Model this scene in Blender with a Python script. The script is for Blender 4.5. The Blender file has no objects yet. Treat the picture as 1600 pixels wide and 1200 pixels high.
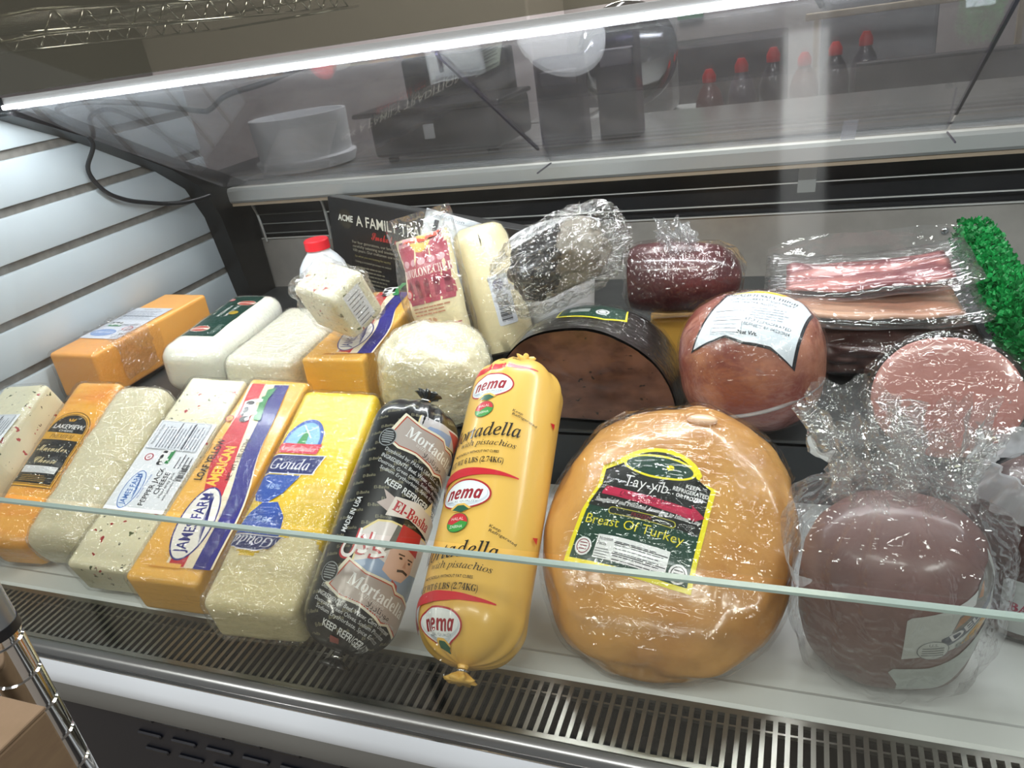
import bpy, bmesh, math, random
from mathutils import Vector, Matrix, noise, Euler
from mathutils.bvhtree import BVHTree

random.seed(7)
sc = bpy.context.scene
COL = sc.collection
R = math.radians
PI = math.pi

# ------------------------------------------------------------------ materials
def lin(c):
    if isinstance(c, str):
        c = c.lstrip('#')
        c = tuple(int(c[i:i + 2], 16) / 255 for i in (0, 2, 4))
    return tuple((v / 12.92 if v <= .04045 else ((v + .055) / 1.055) ** 2.4) for v in c) + (1.0,)

class NT:
    def __init__(s, name):
        s.m = bpy.data.materials.new(name)
        s.m.use_nodes = True
        s.t = s.m.node_tree
        s.t.nodes.clear()
        s.out = s.n('ShaderNodeOutputMaterial')
    def n(s, ty, **kw):
        nd = s.t.nodes.new(ty)
        for k, v in kw.items():
            if k in nd.inputs:
                nd.inputs[k].default_value = v
            else:
                setattr(nd, k, v)
        return nd
    def l(s, a, b):
        s.t.links.new(a, b)

def coords(t, scale=(1, 1, 1)):
    tc = t.n('ShaderNodeTexCoord')
    mp = t.n('ShaderNodeMapping')
    mp.inputs['Scale'].default_value = scale
    t.l(tc.outputs['Object'], mp.inputs['Vector'])
    return mp.outputs['Vector']

def ramp(t, fac, stops):
    r = t.n('ShaderNodeValToRGB')
    el = r.color_ramp.elements
    while len(el) < len(stops):
        el.new(.5)
    for e, (p, c) in zip(el, stops):
        e.position = p
        e.color = c if len(c) == 4 else lin(c)
    t.l(fac, r.inputs['Fac'])
    return r.outputs['Color']

def MAT(name, col, rough=.5, metal=0, coat=0, coat_rough=.06, var=None, specks=None, bump=None,
        coat_bump=None, sss=0, spec=.5, stretch=(1, 1, 1), trans=0, alpha=1):
    """var=(colour2, noise scale, lo, hi); specks=[(colour, scale, threshold)]; bump=(scale, strength)"""
    t = NT(name)
    p = t.n('ShaderNodeBsdfPrincipled')
    p.inputs['Base Color'].default_value = lin(col)
    p.inputs['Roughness'].default_value = rough
    p.inputs['Metallic'].default_value = metal
    p.inputs['Specular IOR Level'].default_value = spec
    p.inputs['Coat Weight'].default_value = coat
    p.inputs['Coat Roughness'].default_value = coat_rough
    p.inputs['Transmission Weight'].default_value = trans
    p.inputs['Alpha'].default_value = alpha
    if sss:
        p.inputs['Subsurface Weight'].default_value = sss
        p.inputs['Subsurface Radius'].default_value = (.012, .008, .005)
        p.inputs['Subsurface Scale'].default_value = .6
    vec = coords(t, stretch) if (var or specks or bump or coat_bump) else None
    cur = None
    if var:
        nz = t.n('ShaderNodeTexNoise')
        nz.inputs['Scale'].default_value = var[1]
        nz.inputs['Detail'].default_value = 6
        nz.inputs['Roughness'].default_value = .62
        t.l(vec, nz.inputs['Vector'])
        cur = ramp(t, nz.outputs['Fac'], [(var[2], lin(col)), (var[3], lin(var[0]))])
    if specks:
        for c, scl, thr in specks:
            v = t.n('ShaderNodeTexVoronoi')
            v.inputs['Scale'].default_value = scl
            v.inputs['Randomness'].default_value = 1
            nz = t.n('ShaderNodeTexNoise')
            nz.inputs['Scale'].default_value = scl * 2.2
            t.l(vec, nz.inputs['Vector'])
            md = t.n('ShaderNodeVectorMath', operation='MULTIPLY_ADD')
            md.inputs[1].default_value = (.02, .02, .02)
            t.l(nz.outputs['Color'], md.inputs[0])
            t.l(vec, md.inputs[2])
            t.l(md.outputs[0], v.inputs['Vector'])
            # only some cells carry a speck
            cm = t.n('ShaderNodeSeparateColor')
            t.l(v.outputs['Color'], cm.inputs[0])
            g = t.n('ShaderNodeMath', operation='LESS_THAN')
            g.inputs[1].default_value = thr
            t.l(v.outputs['Distance'], g.inputs[0])
            g2 = t.n('ShaderNodeMath', operation='GREATER_THAN')
            g2.inputs[1].default_value = .52
            t.l(cm.outputs[0], g2.inputs[0])
            mu = t.n('ShaderNodeMath', operation='MULTIPLY')
            t.l(g.outputs[0], mu.inputs[0])
            t.l(g2.outputs[0], mu.inputs[1])
            mx = t.n('ShaderNodeMix', data_type='RGBA')
            t.l(mu.outputs[0], mx.inputs['Factor'])
            if cur is not None:
                t.l(cur, mx.inputs['A'])
            else:
                mx.inputs['A'].default_value = lin(col)
            mx.inputs['B'].default_value = lin(c)
            cur = mx.outputs['Result']
    if cur is not None:
        t.l(cur, p.inputs['Base Color'])
    for b, sock in ((bump, 'Normal'), (coat_bump, 'Coat Normal')):
        if b:
            nz = t.n('ShaderNodeTexNoise')
            nz.inputs['Scale'].default_value = b[0]
            nz.inputs['Detail'].default_value = 5
            nz.inputs['Distortion'].default_value = 1.2 if sock == 'Coat Normal' else .3
            t.l(vec, nz.inputs['Vector'])
            bp = t.n('ShaderNodeBump')
            bp.inputs['Strength'].default_value = b[1]
            bp.inputs['Distance'].default_value = .004
            t.l(nz.outputs['Fac'], bp.inputs['Height'])
            t.l(bp.outputs['Normal'], p.inputs[sock])
    t.l(p.outputs[0], t.out.inputs['Surface'])
    return t.m

def EMIT(name, col, strength):
    t = NT(name)
    e = t.n('ShaderNodeEmission')
    e.inputs['Color'].default_value = lin(col)
    e.inputs['Strength'].default_value = strength
    t.l(e.outputs[0], t.out.inputs['Surface'])
    return t.m

def FILM(name, haze=.05, crease=.3, scale=45, strength=.6, gloss=.10, tint='#ffffff', rough=.05, stretch=(1, 1, 1), lo=.447, hi=.475, fres=.3, dist=.01):
    """clear plastic film: see-through, glossy, with whitish crease lines and haze that also paint in glints"""
    t = NT(name)
    vec = coords(t, stretch)
    tr = t.n('ShaderNodeBsdfTransparent')
    tr.inputs['Color'].default_value = lin(tint)
    gl = t.n('ShaderNodeBsdfGlossy')
    gl.inputs['Roughness'].default_value = rough
    df = t.n('ShaderNodeBsdfDiffuse')
    df.inputs['Color'].default_value = lin('#e9edf0')
    tl = t.n('ShaderNodeBsdfTranslucent')
    tl.inputs['Color'].default_value = lin('#e9edf0')
    ad = t.n('ShaderNodeMixShader')
    t.l(df.outputs[0], ad.inputs[1])
    t.l(tl.outputs[0], ad.inputs[2])
    nz = t.n('ShaderNodeTexNoise')
    nz.inputs['Scale'].default_value = scale
    nz.inputs['Detail'].default_value = 1.2
    nz.inputs['Distortion'].default_value = 1.6
    t.l(vec, nz.inputs['Vector'])
    bp = t.n('ShaderNodeBump')
    bp.inputs['Strength'].default_value = strength
    bp.inputs['Distance'].default_value = dist
    n3 = t.n('ShaderNodeTexNoise')
    n3.inputs['Scale'].default_value = scale * .8
    n3.inputs['Detail'].default_value = 1
    n3.inputs['Distortion'].default_value = .6
    mp = t.n('ShaderNodeMapping')
    mp.inputs['Scale'].default_value = (.5, 3.2, 2.2)
    mp.inputs['Rotation'].default_value = (.3, .5, .7)
    t.l(vec, mp.inputs['Vector'])
    t.l(mp.outputs[0], n3.inputs['Vector'])
    hs = t.n('ShaderNodeMath', operation='ADD')
    t.l(nz.outputs['Fac'], hs.inputs[0])
    t.l(n3.outputs['Fac'], hs.inputs[1])
    t.l(hs.outputs[0], bp.inputs['Height'])
    t.l(bp.outputs['Normal'], gl.inputs['Normal'])
    # ridged noise -> creases, whitened as painted glints
    n2 = t.n('ShaderNodeTexNoise')
    n2.noise_type = 'RIDGED_MULTIFRACTAL'
    n2.inputs['Scale'].default_value = scale * .55
    n2.inputs['Detail'].default_value = 5
    n2.inputs['Distortion'].default_value = .8
    t.l(vec, n2.inputs['Vector'])
    mr = t.n('ShaderNodeMapRange')
    mr.inputs['From Min'].default_value = lo
    mr.inputs['From Max'].default_value = hi
    mr.inputs['To Min'].default_value = haze
    mr.inputs['To Max'].default_value = haze + crease
    mr.clamp = True
    t.l(n2.outputs['Fac'], mr.inputs['Value'])
    lw = t.n('ShaderNodeLayerWeight')
    lw.inputs['Blend'].default_value = .25
    t.l(bp.outputs['Normal'], lw.inputs['Normal'])
    fa = t.n('ShaderNodeMath', operation='MULTIPLY_ADD')
    fa.inputs[1].default_value = fres
    fa.inputs[2].default_value = gloss
    fa.use_clamp = True
    t.l(lw.outputs['Fresnel'], fa.inputs[0])
    m1 = t.n('ShaderNodeMixShader')
    t.l(fa.outputs[0], m1.inputs[0])
    t.l(tr.outputs[0], m1.inputs[1])
    t.l(gl.outputs[0], m1.inputs[2])
    m2 = t.n('ShaderNodeMixShader')
    t.l(mr.outputs[0], m2.inputs[0])
    t.l(m1.outputs[0], m2.inputs[1])
    t.l(ad.outputs[0], m2.inputs[2])
    t.l(m2.outputs[0], t.out.inputs['Surface'])
    return t.m

def PANE(name, tint, gloss, haze, haze_col='#c9ccca', fres=.5, rough=.02, smudge_haze=0):
    """thin clear sheet of glass or acrylic"""
    t = NT(name)
    tr = t.n('ShaderNodeBsdfTransparent')
    tr.inputs['Color'].default_value = lin(tint)
    gl = t.n('ShaderNodeBsdfGlossy')
    gl.inputs['Roughness'].default_value = rough
    df = t.n('ShaderNodeBsdfDiffuse')
    df.inputs['Color'].default_value = lin(haze_col)
    lw = t.n('ShaderNodeLayerWeight')
    lw.inputs['Blend'].default_value = .3
    fa = t.n('ShaderNodeMath', operation='MULTIPLY_ADD')
    fa.inputs[1].default_value = fres
    fa.inputs[2].default_value = gloss
    fa.use_clamp = True
    t.l(lw.outputs['Fresnel'], fa.inputs[0])
    m1 = t.n('ShaderNodeMixShader')
    t.l(fa.outputs[0], m1.inputs[0])
    t.l(tr.outputs[0], m1.inputs[1])
    t.l(gl.outputs[0], m1.inputs[2])
    m2 = t.n('ShaderNodeMixShader')
    m2.inputs[0].default_value = haze
    if smudge_haze:
        vec = coords(t, (1, 1, 1))
        nz = t.n('ShaderNodeTexNoise')
        nz.inputs['Scale'].default_value = 9
        nz.inputs['Detail'].default_value = 5
        nz.inputs['Distortion'].default_value = 1.5
        t.l(vec, nz.inputs['Vector'])
        mr = t.n('ShaderNodeMapRange')
        mr.inputs['From Min'].default_value = .45
        mr.inputs['From Max'].default_value = .75
        mr.inputs['To Min'].default_value = haze
        mr.inputs['To Max'].default_value = haze + smudge_haze
        t.l(nz.outputs['Fac'], mr.inputs['Value'])
        t.l(mr.outputs[0], m2.inputs[0])
    t.l(m1.outputs[0], m2.inputs[1])
    t.l(df.outputs[0], m2.inputs[2])
    t.l(m2.outputs[0], t.out.inputs['Surface'])
    return t.m

_flat = {}
def INK(col, rough=.38, coat=.35):
    k = (col, rough, coat)
    if k not in _flat:
        _flat[k] = MAT('ink_' + col.lstrip('#'), col, rough=rough, coat=coat, coat_rough=.12)
    return _flat[k]

# ------------------------------------------------------------------ objects
def link(o):
    COL.objects.link(o)
    return o

def thing(name, label, cat, loc=(0, 0, 0), rot=(0, 0, 0), group=None, matrix=None):
    o = link(bpy.data.objects.new(name, None))
    o.empty_display_size = .02
    if matrix is not None:
        o.matrix_world = matrix
    else:
        o.location = loc
        o.rotation_euler = rot
    o['label'] = label
    o['category'] = cat
    if group:
        o['group'] = group
    return o

def tag(o, label, cat, group=None):
    o['label'] = label
    o['category'] = cat
    if group:
        o['group'] = group
    return o

def obj(name, bm, m, parent=None, smooth=False, label=None, angle=None):
    me = bpy.data.meshes.new(name)
    bm.normal_update()
    bm.to_mesh(me)
    bm.free()
    for mm in (m if isinstance(m, (list, tuple)) else [m]):
        me.materials.append(mm)
    if smooth:
        me.polygons.foreach_set('use_smooth', [True] * len(me.polygons))
        if angle:
            me.set_sharp_from_angle(angle=R(angle))
    o = link(bpy.data.objects.new(name, me))
    if parent is not None:
        o.parent = parent
    if label:
        o['label'] = label
    return o

def structure(name, bm, m, smooth=False, angle=None):
    o = obj(name, bm, m, None, smooth, angle=angle)
    o['kind'] = 'structure'
    return o

def frame_mat(x, y, z, yaw=0, pitch=0, roll=0):
    return Matrix.Translation((x, y, z)) @ Matrix.Rotation(R(yaw), 4, 'Z') @ Matrix.Rotation(R(pitch), 4, 'X') @ Matrix.Rotation(R(roll), 4, 'Y')

# ------------------------------------------------------------------ shapes
def add_box(bm, x0, x1, y0, y1, z0, z1, bev=0, seg=2, mi=0):
    r = bmesh.ops.create_cube(bm, size=1)
    vs = r['verts']
    for v in vs:
        v.co = Vector((x0 if v.co.x < 0 else x1, y0 if v.co.y < 0 else y1, z0 if v.co.z < 0 else z1))
    fs = list({f for v in vs for f in v.link_faces})
    for f in fs:
        f.material_index = mi
    if bev:
        es = list({e for v in vs for e in v.link_edges})
        bmesh.ops.bevel(bm, geom=es, offset=bev, segments=seg, affect='EDGES', profile=.5, clamp_overlap=True)

def box(*a, **k):
    bm = bmesh.new()
    add_box(bm, *a, **k)
    return bm

def grid_cut(bm, lo, hi, step, axes=(0, 1, 2)):
    for ax in axes:
        n = Vector((0, 0, 0))
        n[ax] = 1
        k = int((hi[ax] - lo[ax]) / step) + 1
        for i in range(1, k):
            c = Vector((0, 0, 0))
            c[ax] = lo[ax] + (hi[ax] - lo[ax]) * i / k
            bmesh.ops.bisect_plane(bm, geom=bm.verts[:] + bm.edges[:] + bm.faces[:], plane_co=c, plane_no=n, dist=1e-6)

def fbm(p, o=3):
    return noise.fractal(p, 1.0, 2.0, o)

def loaf(w, L, h, bev=.008, seg=4, step=.008, amp=.0006, freq=22, stretch=(1, 1, 1), bulge=0, seed=0, taper=0):
    """a loaf of cheese: rounded block, origin under the middle of its front edge"""
    bm = bmesh.new()
    add_box(bm, -w / 2, w / 2, 0, L, 0, h, bev, seg)
    grid_cut(bm, (-w / 2, 0, 0), (w / 2, L, h), step)
    bm.normal_update()
    sv = Vector((seed * 3.1, seed * 1.7, seed))
    for v in bm.verts:
        c = v.co
        if bulge:
            fx, fy, fz = c.x / (w / 2), (c.y - L / 2) / (L / 2), (c.z - h / 2) / (h / 2)
            c.x += fx * bulge * (1 - fy * fy) * (1 - .5 * fz * fz)
            c.z += max(0, fz) * bulge * (1 - fx * fx) * (1 - fy * fy)
        if taper:
            c.x *= 1 - taper * c.y / L
    bm.normal_update()
    for v in bm.verts:
        p = Vector((v.co.x * stretch[0], v.co.y * stretch[1], v.co.z * stretch[2])) * freq + sv
        v.co += v.normal * amp * fbm(p)
    return bm

def shell(src, off=.0015, amp=.001, freq=40, seed=0, keep=None, flat=False):
    """a film laid round a mesh object: a copy of its skin pushed outward"""
    bm = bmesh.new()
    bm.from_mesh(src.data)
    bm.normal_update()
    if keep:
        bmesh.ops.delete(bm, geom=[f for f in bm.faces if not keep(f.calc_center_median())], context='FACES')
    sv = Vector((seed, seed * 2, 3.3))
    ns = [v.normal.copy() for v in bm.verts]
    for v, n in zip(bm.verts, ns):
        v.co += n * (off + amp * abs(fbm(v.co * freq + sv, 4)))
    return bm

def lathe(prof, seg=48, axis='Z', disp=None, sx=1, sy=1, cap=True):
    """prof: list of (height, radius); turned round an axis; disp(theta, i, h, r) -> extra radius"""
    bm = bmesh.new()
    rows = []
    for i, (h, r) in enumerate(prof):
        row = []
        for k in range(seg):
            a = 2 * PI * k / seg
            rr = r + (disp(a, i, h, r) if disp else 0)
            x, y = rr * math.sin(a) * sx, rr * math.cos(a) * sy
            row.append(bm.verts.new((x, y, h) if axis == 'Z' else (x, h, y)))
        rows.append(row)
    for i in range(len(rows) - 1):
        for k in range(seg):
            q = (rows[i][k], rows[i][(k + 1) % seg], rows[i + 1][(k + 1) % seg], rows[i + 1][k])
            bm.faces.new(q)
    if cap:
        for row in (rows[0], rows[-1]):
            bm.faces.new(row)
    bmesh.ops.recalc_face_normals(bm, faces=bm.faces[:])
    return bm

def tube(pts, r, seg=10, closed_ends=True):
    bm = bmesh.new()
    P = [Vector(p) for p in pts]
    rows = []
    up = Vector((0, 0, 1))
    for i, p in enumerate(P):
        d = (P[min(i + 1, len(P) - 1)] - P[max(i - 1, 0)]).normalized()
        a = d.cross(up)
        if a.length < .05:
            a = d.cross(Vector((1, 0, 0)))
        a.normalize()
        b = d.cross(a).normalized()
        rr = r[i] if isinstance(r, (list, tuple)) else r
        rows.append([bm.verts.new(p + (a * math.cos(2 * PI * k / seg) + b * math.sin(2 * PI * k / seg)) * rr) for k in range(seg)])
    for i in range(len(rows) - 1):
        for k in range(seg):
            bm.faces.new((rows[i][k], rows[i][(k + 1) % seg], rows[i + 1][(k + 1) % seg], rows[i + 1][k]))
    if closed_ends:
        bm.faces.new(rows[0])
        bm.faces.new(rows[-1])
    bmesh.ops.recalc_face_normals(bm, faces=bm.faces[:])
    return bm

def spline(pts, n=8):
    P = [Vector(p) for p in pts]
    out = []
    for i in range(len(P) - 1):
        p0, p1, p2, p3 = P[max(i - 1, 0)], P[i], P[i + 1], P[min(i + 2, len(P) - 1)]
        for k in range(n):
            t = k / n
            out.append(.5 * ((2 * p1) + (p2 - p0) * t + (2 * p0 - 5 * p1 + 4 * p2 - p3) * t * t + (3 * p1 - p0 - 3 * p2 + p3) * t ** 3))
    out.append(P[-1])
    return out

def blob(rx, ry, rz, sub=4, e=1.0, amp=0, freq=8, seed=0, ridged=False):
    """rounded lump; e<1 squarer than an ellipsoid"""
    bm = bmesh.new()
    bmesh.ops.create_icosphere(bm, subdivisions=sub, radius=1)
    sv = Vector((seed * 2.3, seed, -seed))
    for v in bm.verts:
        d = v.co.normalized()
        s = (abs(d.x) ** (2 / e) + abs(d.y) ** (2 / e) + abs(d.z) ** (2 / e)) ** (-e / 2)
        p = d * s
        k = 1
        if amp:
            nn = fbm(d * freq + sv, 4)
            k += amp * ((1 - abs(nn) * 2) if ridged else nn)
        v.co = Vector((p.x * rx * k, p.y * ry * k, p.z * rz * k))
    bm.normal_update()
    return bm

def prism(poly, x0, x1):
    """outline in (y, z) pulled along x"""
    bm = bmesh.new()
    a = [bm.verts.new((x0, y, z)) for y, z in poly]
    b = [bm.verts.new((x1, y, z)) for y, z in poly]
    n = len(poly)
    for i in range(n):
        bm.faces.new((a[i], a[(i + 1) % n], b[(i + 1) % n], b[i]))
    bm.faces.new(a)
    bm.faces.new(b)
    bmesh.ops.recalc_face_normals(bm, faces=bm.faces[:])
    return bm

def slab(p, d1, d2, th):
    """sheet of thickness th spanned by two edge vectors from corner p"""
    p, d1, d2 = Vector(p), Vector(d1), Vector(d2)
    n = d1.cross(d2).normalized() * th
    bm = bmesh.new()
    v = [bm.verts.new(c) for c in (p, p + d1, p + d1 + d2, p + d2, p + n, p + d1 + n, p + d1 + d2 + n, p + d2 + n)]
    for f in ((3, 2, 1, 0), (4, 5, 6, 7), (0, 1, 5, 4), (1, 2, 6, 5), (2, 3, 7, 6), (3, 0, 4, 7)):
        bm.faces.new([v[i] for i in f])
    bmesh.ops.recalc_face_normals(bm, faces=bm.faces[:])
    return bm

# ------------------------------------------------------------------ printed labels
_STY = {'serif': (0x1D400, 0x1D41A, 0x1D7CE), 'serifit': (0x1D468, 0x1D482, 0x1D7CE), 'it': (0x1D434, 0x1D44E, None),
        'script': (0x1D4D0, 0x1D4EA, None), 'sansit': (0x1D63C, 0x1D656, 0x1D7EC), 'sansb': (0x1D5D4, 0x1D5EE, 0x1D7EC)}
def fancy(s, sty):
    if not sty:
        return s
    A, a, d = _STY[sty]
    out = ''
    for ch in s:
        if 'A' <= ch <= 'Z':
            out += chr(A + ord(ch) - 65)
        elif 'a' <= ch <= 'z':
            c = a + ord(ch) - 97
            out += 'ℎ' if (sty == 'it' and ch == 'h') else chr(c)
        elif d and '0' <= ch <= '9':
            out += chr(d + ord(ch) - 48)
        else:
            out += ch
    return out

class Art:
    """flat artwork in layers (metres), later laid onto a surface"""
    def __init__(s):
        s.items = []
        s.lv = 0
        s.xf = Matrix.Identity(3)
    def at(s, x=0, y=0, rot=0, sc=1, sy=None):
        s.xf = Matrix.Translation((x, y, 0)).to_3x3()
        c, n = math.cos(R(rot)), math.sin(R(rot))
        sy = sc if sy is None else sy
        s.xf = Matrix(((c * sc, -n * sy, x), (n * sc, c * sy, y), (0, 0, 1)))
        return s
    def _p(s, x, y):
        q = s.xf @ Vector((x, y, 1))
        return (q.x, q.y)
    def poly(s, pts, col, up=True):
        if up:
            s.lv += 1
        s.items.append((s.lv, col, [s._p(*p) for p in pts], [list(range(len(pts)))]))
        return s
    def rect(s, x0, y0, x1, y1, col, up=True):
        return s.poly([(x0, y0), (x1, y0), (x1, y1), (x0, y1)], col, up)
    def rrect(s, x0, y0, x1, y1, r, col, up=True):
        pts = []
        for cx, cy, a0 in ((x1 - r, y1 - r, 0), (x0 + r, y1 - r, 90), (x0 + r, y0 + r, 180), (x1 - r, y0 + r, 270)):
            for k in range(5):
                a = R(a0 + k * 22.5)
                pts.append((cx + r * math.cos(a), cy + r * math.sin(a)))
        return s.poly(pts, col, up)
    def ell(s, cx, cy, rx, ry, col, n=36, up=True, a0=0, a1=360):
        pts = [(cx + rx * math.cos(R(a0 + (a1 - a0) * k / n)), cy + ry * math.sin(R(a0 + (a1 - a0) * k / n))) for k in range(n + (a1 - a0 < 360))]
        return s.poly(pts, col, up)
    def stroke(s, pts, w, col, up=True):
        """ribbon along a polyline"""
        L, Rr = [], []
        for i, p in enumerate(pts):
            a, b = pts[max(i - 1, 0)], pts[min(i + 1, len(pts) - 1)]
            dx, dy = b[0] - a[0], b[1] - a[1]
            l = math.hypot(dx, dy) or 1
            ww = (w[i] if isinstance(w, (list, tuple)) else w) / 2
            L.append((p[0] - dy / l * ww, p[1] + dx / l * ww))
            Rr.append((p[0] + dy / l * ww, p[1] - dx / l * ww))
        if up:
            s.lv += 1
        n = len(pts)
        vs = [s._p(*p) for p in L + Rr]
        s.items.append((s.lv, col, vs, [[i, i + 1, n + i + 1, n + i] for i in range(n - 1)]))
        return s
    def text(s, body, cx, cy, h, col, w=None, sty=None, rot=0, bold=0, shear=0, up=True, anchor='c'):
        """h = height of a capital, w = forced width"""
        cu = bpy.data.curves.new('t', 'FONT')
        cu.body = fancy(body, sty)
        cu.resolution_u = 2
        cu.fill_mode = 'FRONT'
        cu.offset = bold
        cu.shear = shear
        o = bpy.data.objects.new('t', cu)
        me = o.to_mesh()
        if not len(me.vertices):
            bpy.data.objects.remove(o)
            return s
        xs = [v.co.x for v in me.vertices]
        x0, x1 = min(xs), max(xs)
        k = h / .7
        kx = (w / (x1 - x0)) if w else k
        c, n = math.cos(R(rot)), math.sin(R(rot))
        vs = []
        ox = {'c': (x0 + x1) / 2, 'l': x0, 'r': x1}[anchor]
        for v in me.vertices:
            x, y = (v.co.x - ox) * kx, (v.co.y - .35) * k
            vs.append(s._p(cx + x * c - y * n, cy + x * n + y * c))
        fs = [list(p.vertices) for p in me.polygons]
        if up:
            s.lv += 1
        s.items.append((s.lv, col, vs, fs))
        o.to_mesh_clear()
        bpy.data.objects.remove(o)
        bpy.data.curves.remove(cu)
        return s
    def lines(s, x0, y0, x1, y1, n, col, frac=.45, seed=1):
        """rows of unreadably small print"""
        rnd = random.Random(seed)
        s.lv += 1
        st = (y1 - y0) / n
        for i in range(n):
            y = y0 + i * st
            x = x0
            end = x0 + (x1 - x0) * rnd.uniform(.75, 1)
            while x < end:
                e = min(end, x + (x1 - x0) * rnd.uniform(.05, .16))
                s.rect(x, y, e, y + st * frac, col, up=False)
                x = e + (x1 - x0) * .018
        return s
    def barcode(s, x0, y0, x1, y1, col='#15151a', seed=3):
        rnd = random.Random(seed)
        s.lv += 1
        x = x0
        while x < x1:
            w = (x1 - x0) * rnd.choice((.012, .02, .035))
            s.rect(x, y0, min(x + w, x1), y1, col, up=False)
            x += w + (x1 - x0) * rnd.choice((.012, .02, .03))
        return s
    def build(s, name, parent, mapf, step=None, base=.0004, dl=.00005, mat=INK, label=None):
        bm = bmesh.new()
        mats, idx = [], {}
        lay = bm.verts.layers.int.new('lv')
        for lv, col, vs, fs in s.items:
            if col not in idx:
                idx[col] = len(mats)
                mats.append(mat(col))
            bv = []
            for x, y in vs:
                v = bm.verts.new((x, y, 0))
                v[lay] = lv
                bv.append(v)
            for f in fs:
                try:
                    fc = bm.faces.new([bv[i] for i in f])
                    fc.material_index = idx[col]
                except ValueError:
                    pass
        bad = [f for f in bm.faces if len(f.verts) > 4]
        bmesh.ops.triangulate(bm, faces=bad)
        if step:
            # cut along a triangle lattice so that every layer follows the same facets
            xs = [v.co.x for v in bm.verts]
            ys = [v.co.y for v in bm.verts]
            i0, i1 = math.floor(min(xs) / step), math.ceil(max(xs) / step)
            j0, j1 = math.floor(min(ys) / step), math.ceil(max(ys) / step)
            for v in bm.verts:
                v.co.z = v[lay] * .001
            cuts = [((i * step, 0, 0), (1, 0, 0)) for i in range(i0 + 1, i1)] + [((0, j * step, 0), (0, 1, 0)) for j in range(j0 + 1, j1)]
            cuts += [((k * step, 0, 0), (1, 1, 0)) for k in range(i0 + j0 + 1, i1 + j1)]
            for c, n in cuts:
                bmesh.ops.bisect_plane(bm, geom=bm.verts[:] + bm.edges[:] + bm.faces[:], plane_co=c, plane_no=Vector(n).normalized(), dist=1e-7)
            cache = {}
            def node(i, j):
                if (i, j) not in cache:
                    cache[i, j] = mapf(i * step, j * step)
                return cache[i, j]
            for v in bm.verts:
                lv = v.co.z / .001
                fi, fj = v.co.x / step, v.co.y / step
                i, j = math.floor(fi), math.floor(fj)
                a, b = fi - i, fj - j
                if a + b <= 1:
                    q = ((node(i, j), 1 - a - b), (node(i + 1, j), a), (node(i, j + 1), b))
                else:
                    q = ((node(i + 1, j + 1), a + b - 1), (node(i, j + 1), 1 - a), (node(i + 1, j), 1 - b))
                p, n = Vector(), Vector()
                for (pp, nn), w_ in q:
                    p += pp * w_
                    n += nn * w_
                v.co = p + n.normalized() * (base + lv * dl)
        else:
            for v in bm.verts:
                p, n = mapf(v.co.x, v.co.y)
                v.co = p + n * (base + v[lay] * dl)
        bm.normal_update()
        return obj(name, bm, mats, parent, smooth=True, label=label)

def bvh_of(o):
    bm = bmesh.new()
    bm.from_mesh(o.data)
    t = BVHTree.FromBMesh(bm)
    bm.free()
    return t

def planar_map(o, O, ex, ey):
    """lays artwork on object o by projecting along the artwork's normal"""
    t = bvh_of(o)
    O, ex, ey = Vector(O), Vector(ex).normalized(), Vector(ey)
    ey = (ey - ex * ey.dot(ex)).normalized()
    n = ex.cross(ey)
    def f(u, v):
        p = O + ex * u + ey * v + n * .12
        h = t.ray_cast(p, -n)
        if h[0] is None:
            h = t.find_nearest(O + ex * u + ey * v)
        return h[0], n
    return f

def flat_map(O, ex, ey):
    O, ex, ey = Vector(O), Vector(ex).normalized(), Vector(ey)
    ey = (ey - ex * ey.dot(ex)).normalized()
    n = ex.cross(ey)
    return lambda u, v: (O + ex * u + ey * v, n)

def log_map(o, rr):
    """u runs round the log (metres at radius rr), v along its axis (local y)"""
    t = bvh_of(o)
    def f(u, v):
        a = u / rr
        d = Vector((math.sin(a), 0, math.cos(a)))
        h = t.ray_cast(Vector((0, v, 0)), d)
        return (h[0] if h[0] else Vector((0, v, 0)) + d * rr), d
    return f

def up_map(o, rr, cx=0, cy=0):
    """for standing round things: u round the body, v height"""
    t = bvh_of(o)
    def f(u, v):
        a = u / rr
        d = Vector((math.sin(a), -math.cos(a), 0))
        h = t.ray_cast(Vector((cx, cy, v)), d)
        return (h[0] if h[0] else Vector((cx, cy, v)) + d * rr), d
    return f

# ------------------------------------------------------------------ shared materials
STEEL = MAT('brushed_steel', '#a9aaa8', rough=.32, metal=1, bump=(60, .05), stretch=(1, 30, 30))
STEEL_BACK = MAT('back_steel', '#c6c1ba', rough=.36, metal=.55, var=('#a39d97', 5, .35, .7), bump=(20, .03))
ALU = MAT('satin_aluminium', '#c3c5c4', rough=.42, metal=.7)
CHROME = MAT('chrome', '#d6d6d6', rough=.08, metal=1)
WHITE_ENAMEL = MAT('white_enamel', '#dfe5e8', rough=.35, var=('#cfd6da', 6, .3, .8))
BUMPER_WHITE = MAT('bumper_white', '#dbe3ea', rough=.3)
GREY_PLASTIC = MAT('grey_plastic', '#7b7d7a', rough=.45)
BLACK_PLASTIC = MAT('black_plastic', '#15161a', rough=.42)
BLACK_RUBBER = MAT('black_rubber', '#0e0d0f', rough=.35)
DARK_STEEL = MAT('dark_steel', '#55585a', rough=.45, metal=.6, var=('#45484a', 14, .35, .7))
RISER = MAT('grey_black_riser', '#33373b', rough=.45, var=('#26292c', 20, .35, .7))
GRILLE = MAT('grille_metal', '#979793', rough=.32, metal=.9)
BOARD = MAT('pale_wall_board', '#bdc6cd', rough=.34, var=('#b1bbc2', 4, .3, .8))
GAP = MAT('board_gap', '#7d7974', rough=.6, var=('#6a6661', 60, .4, .6))

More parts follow.
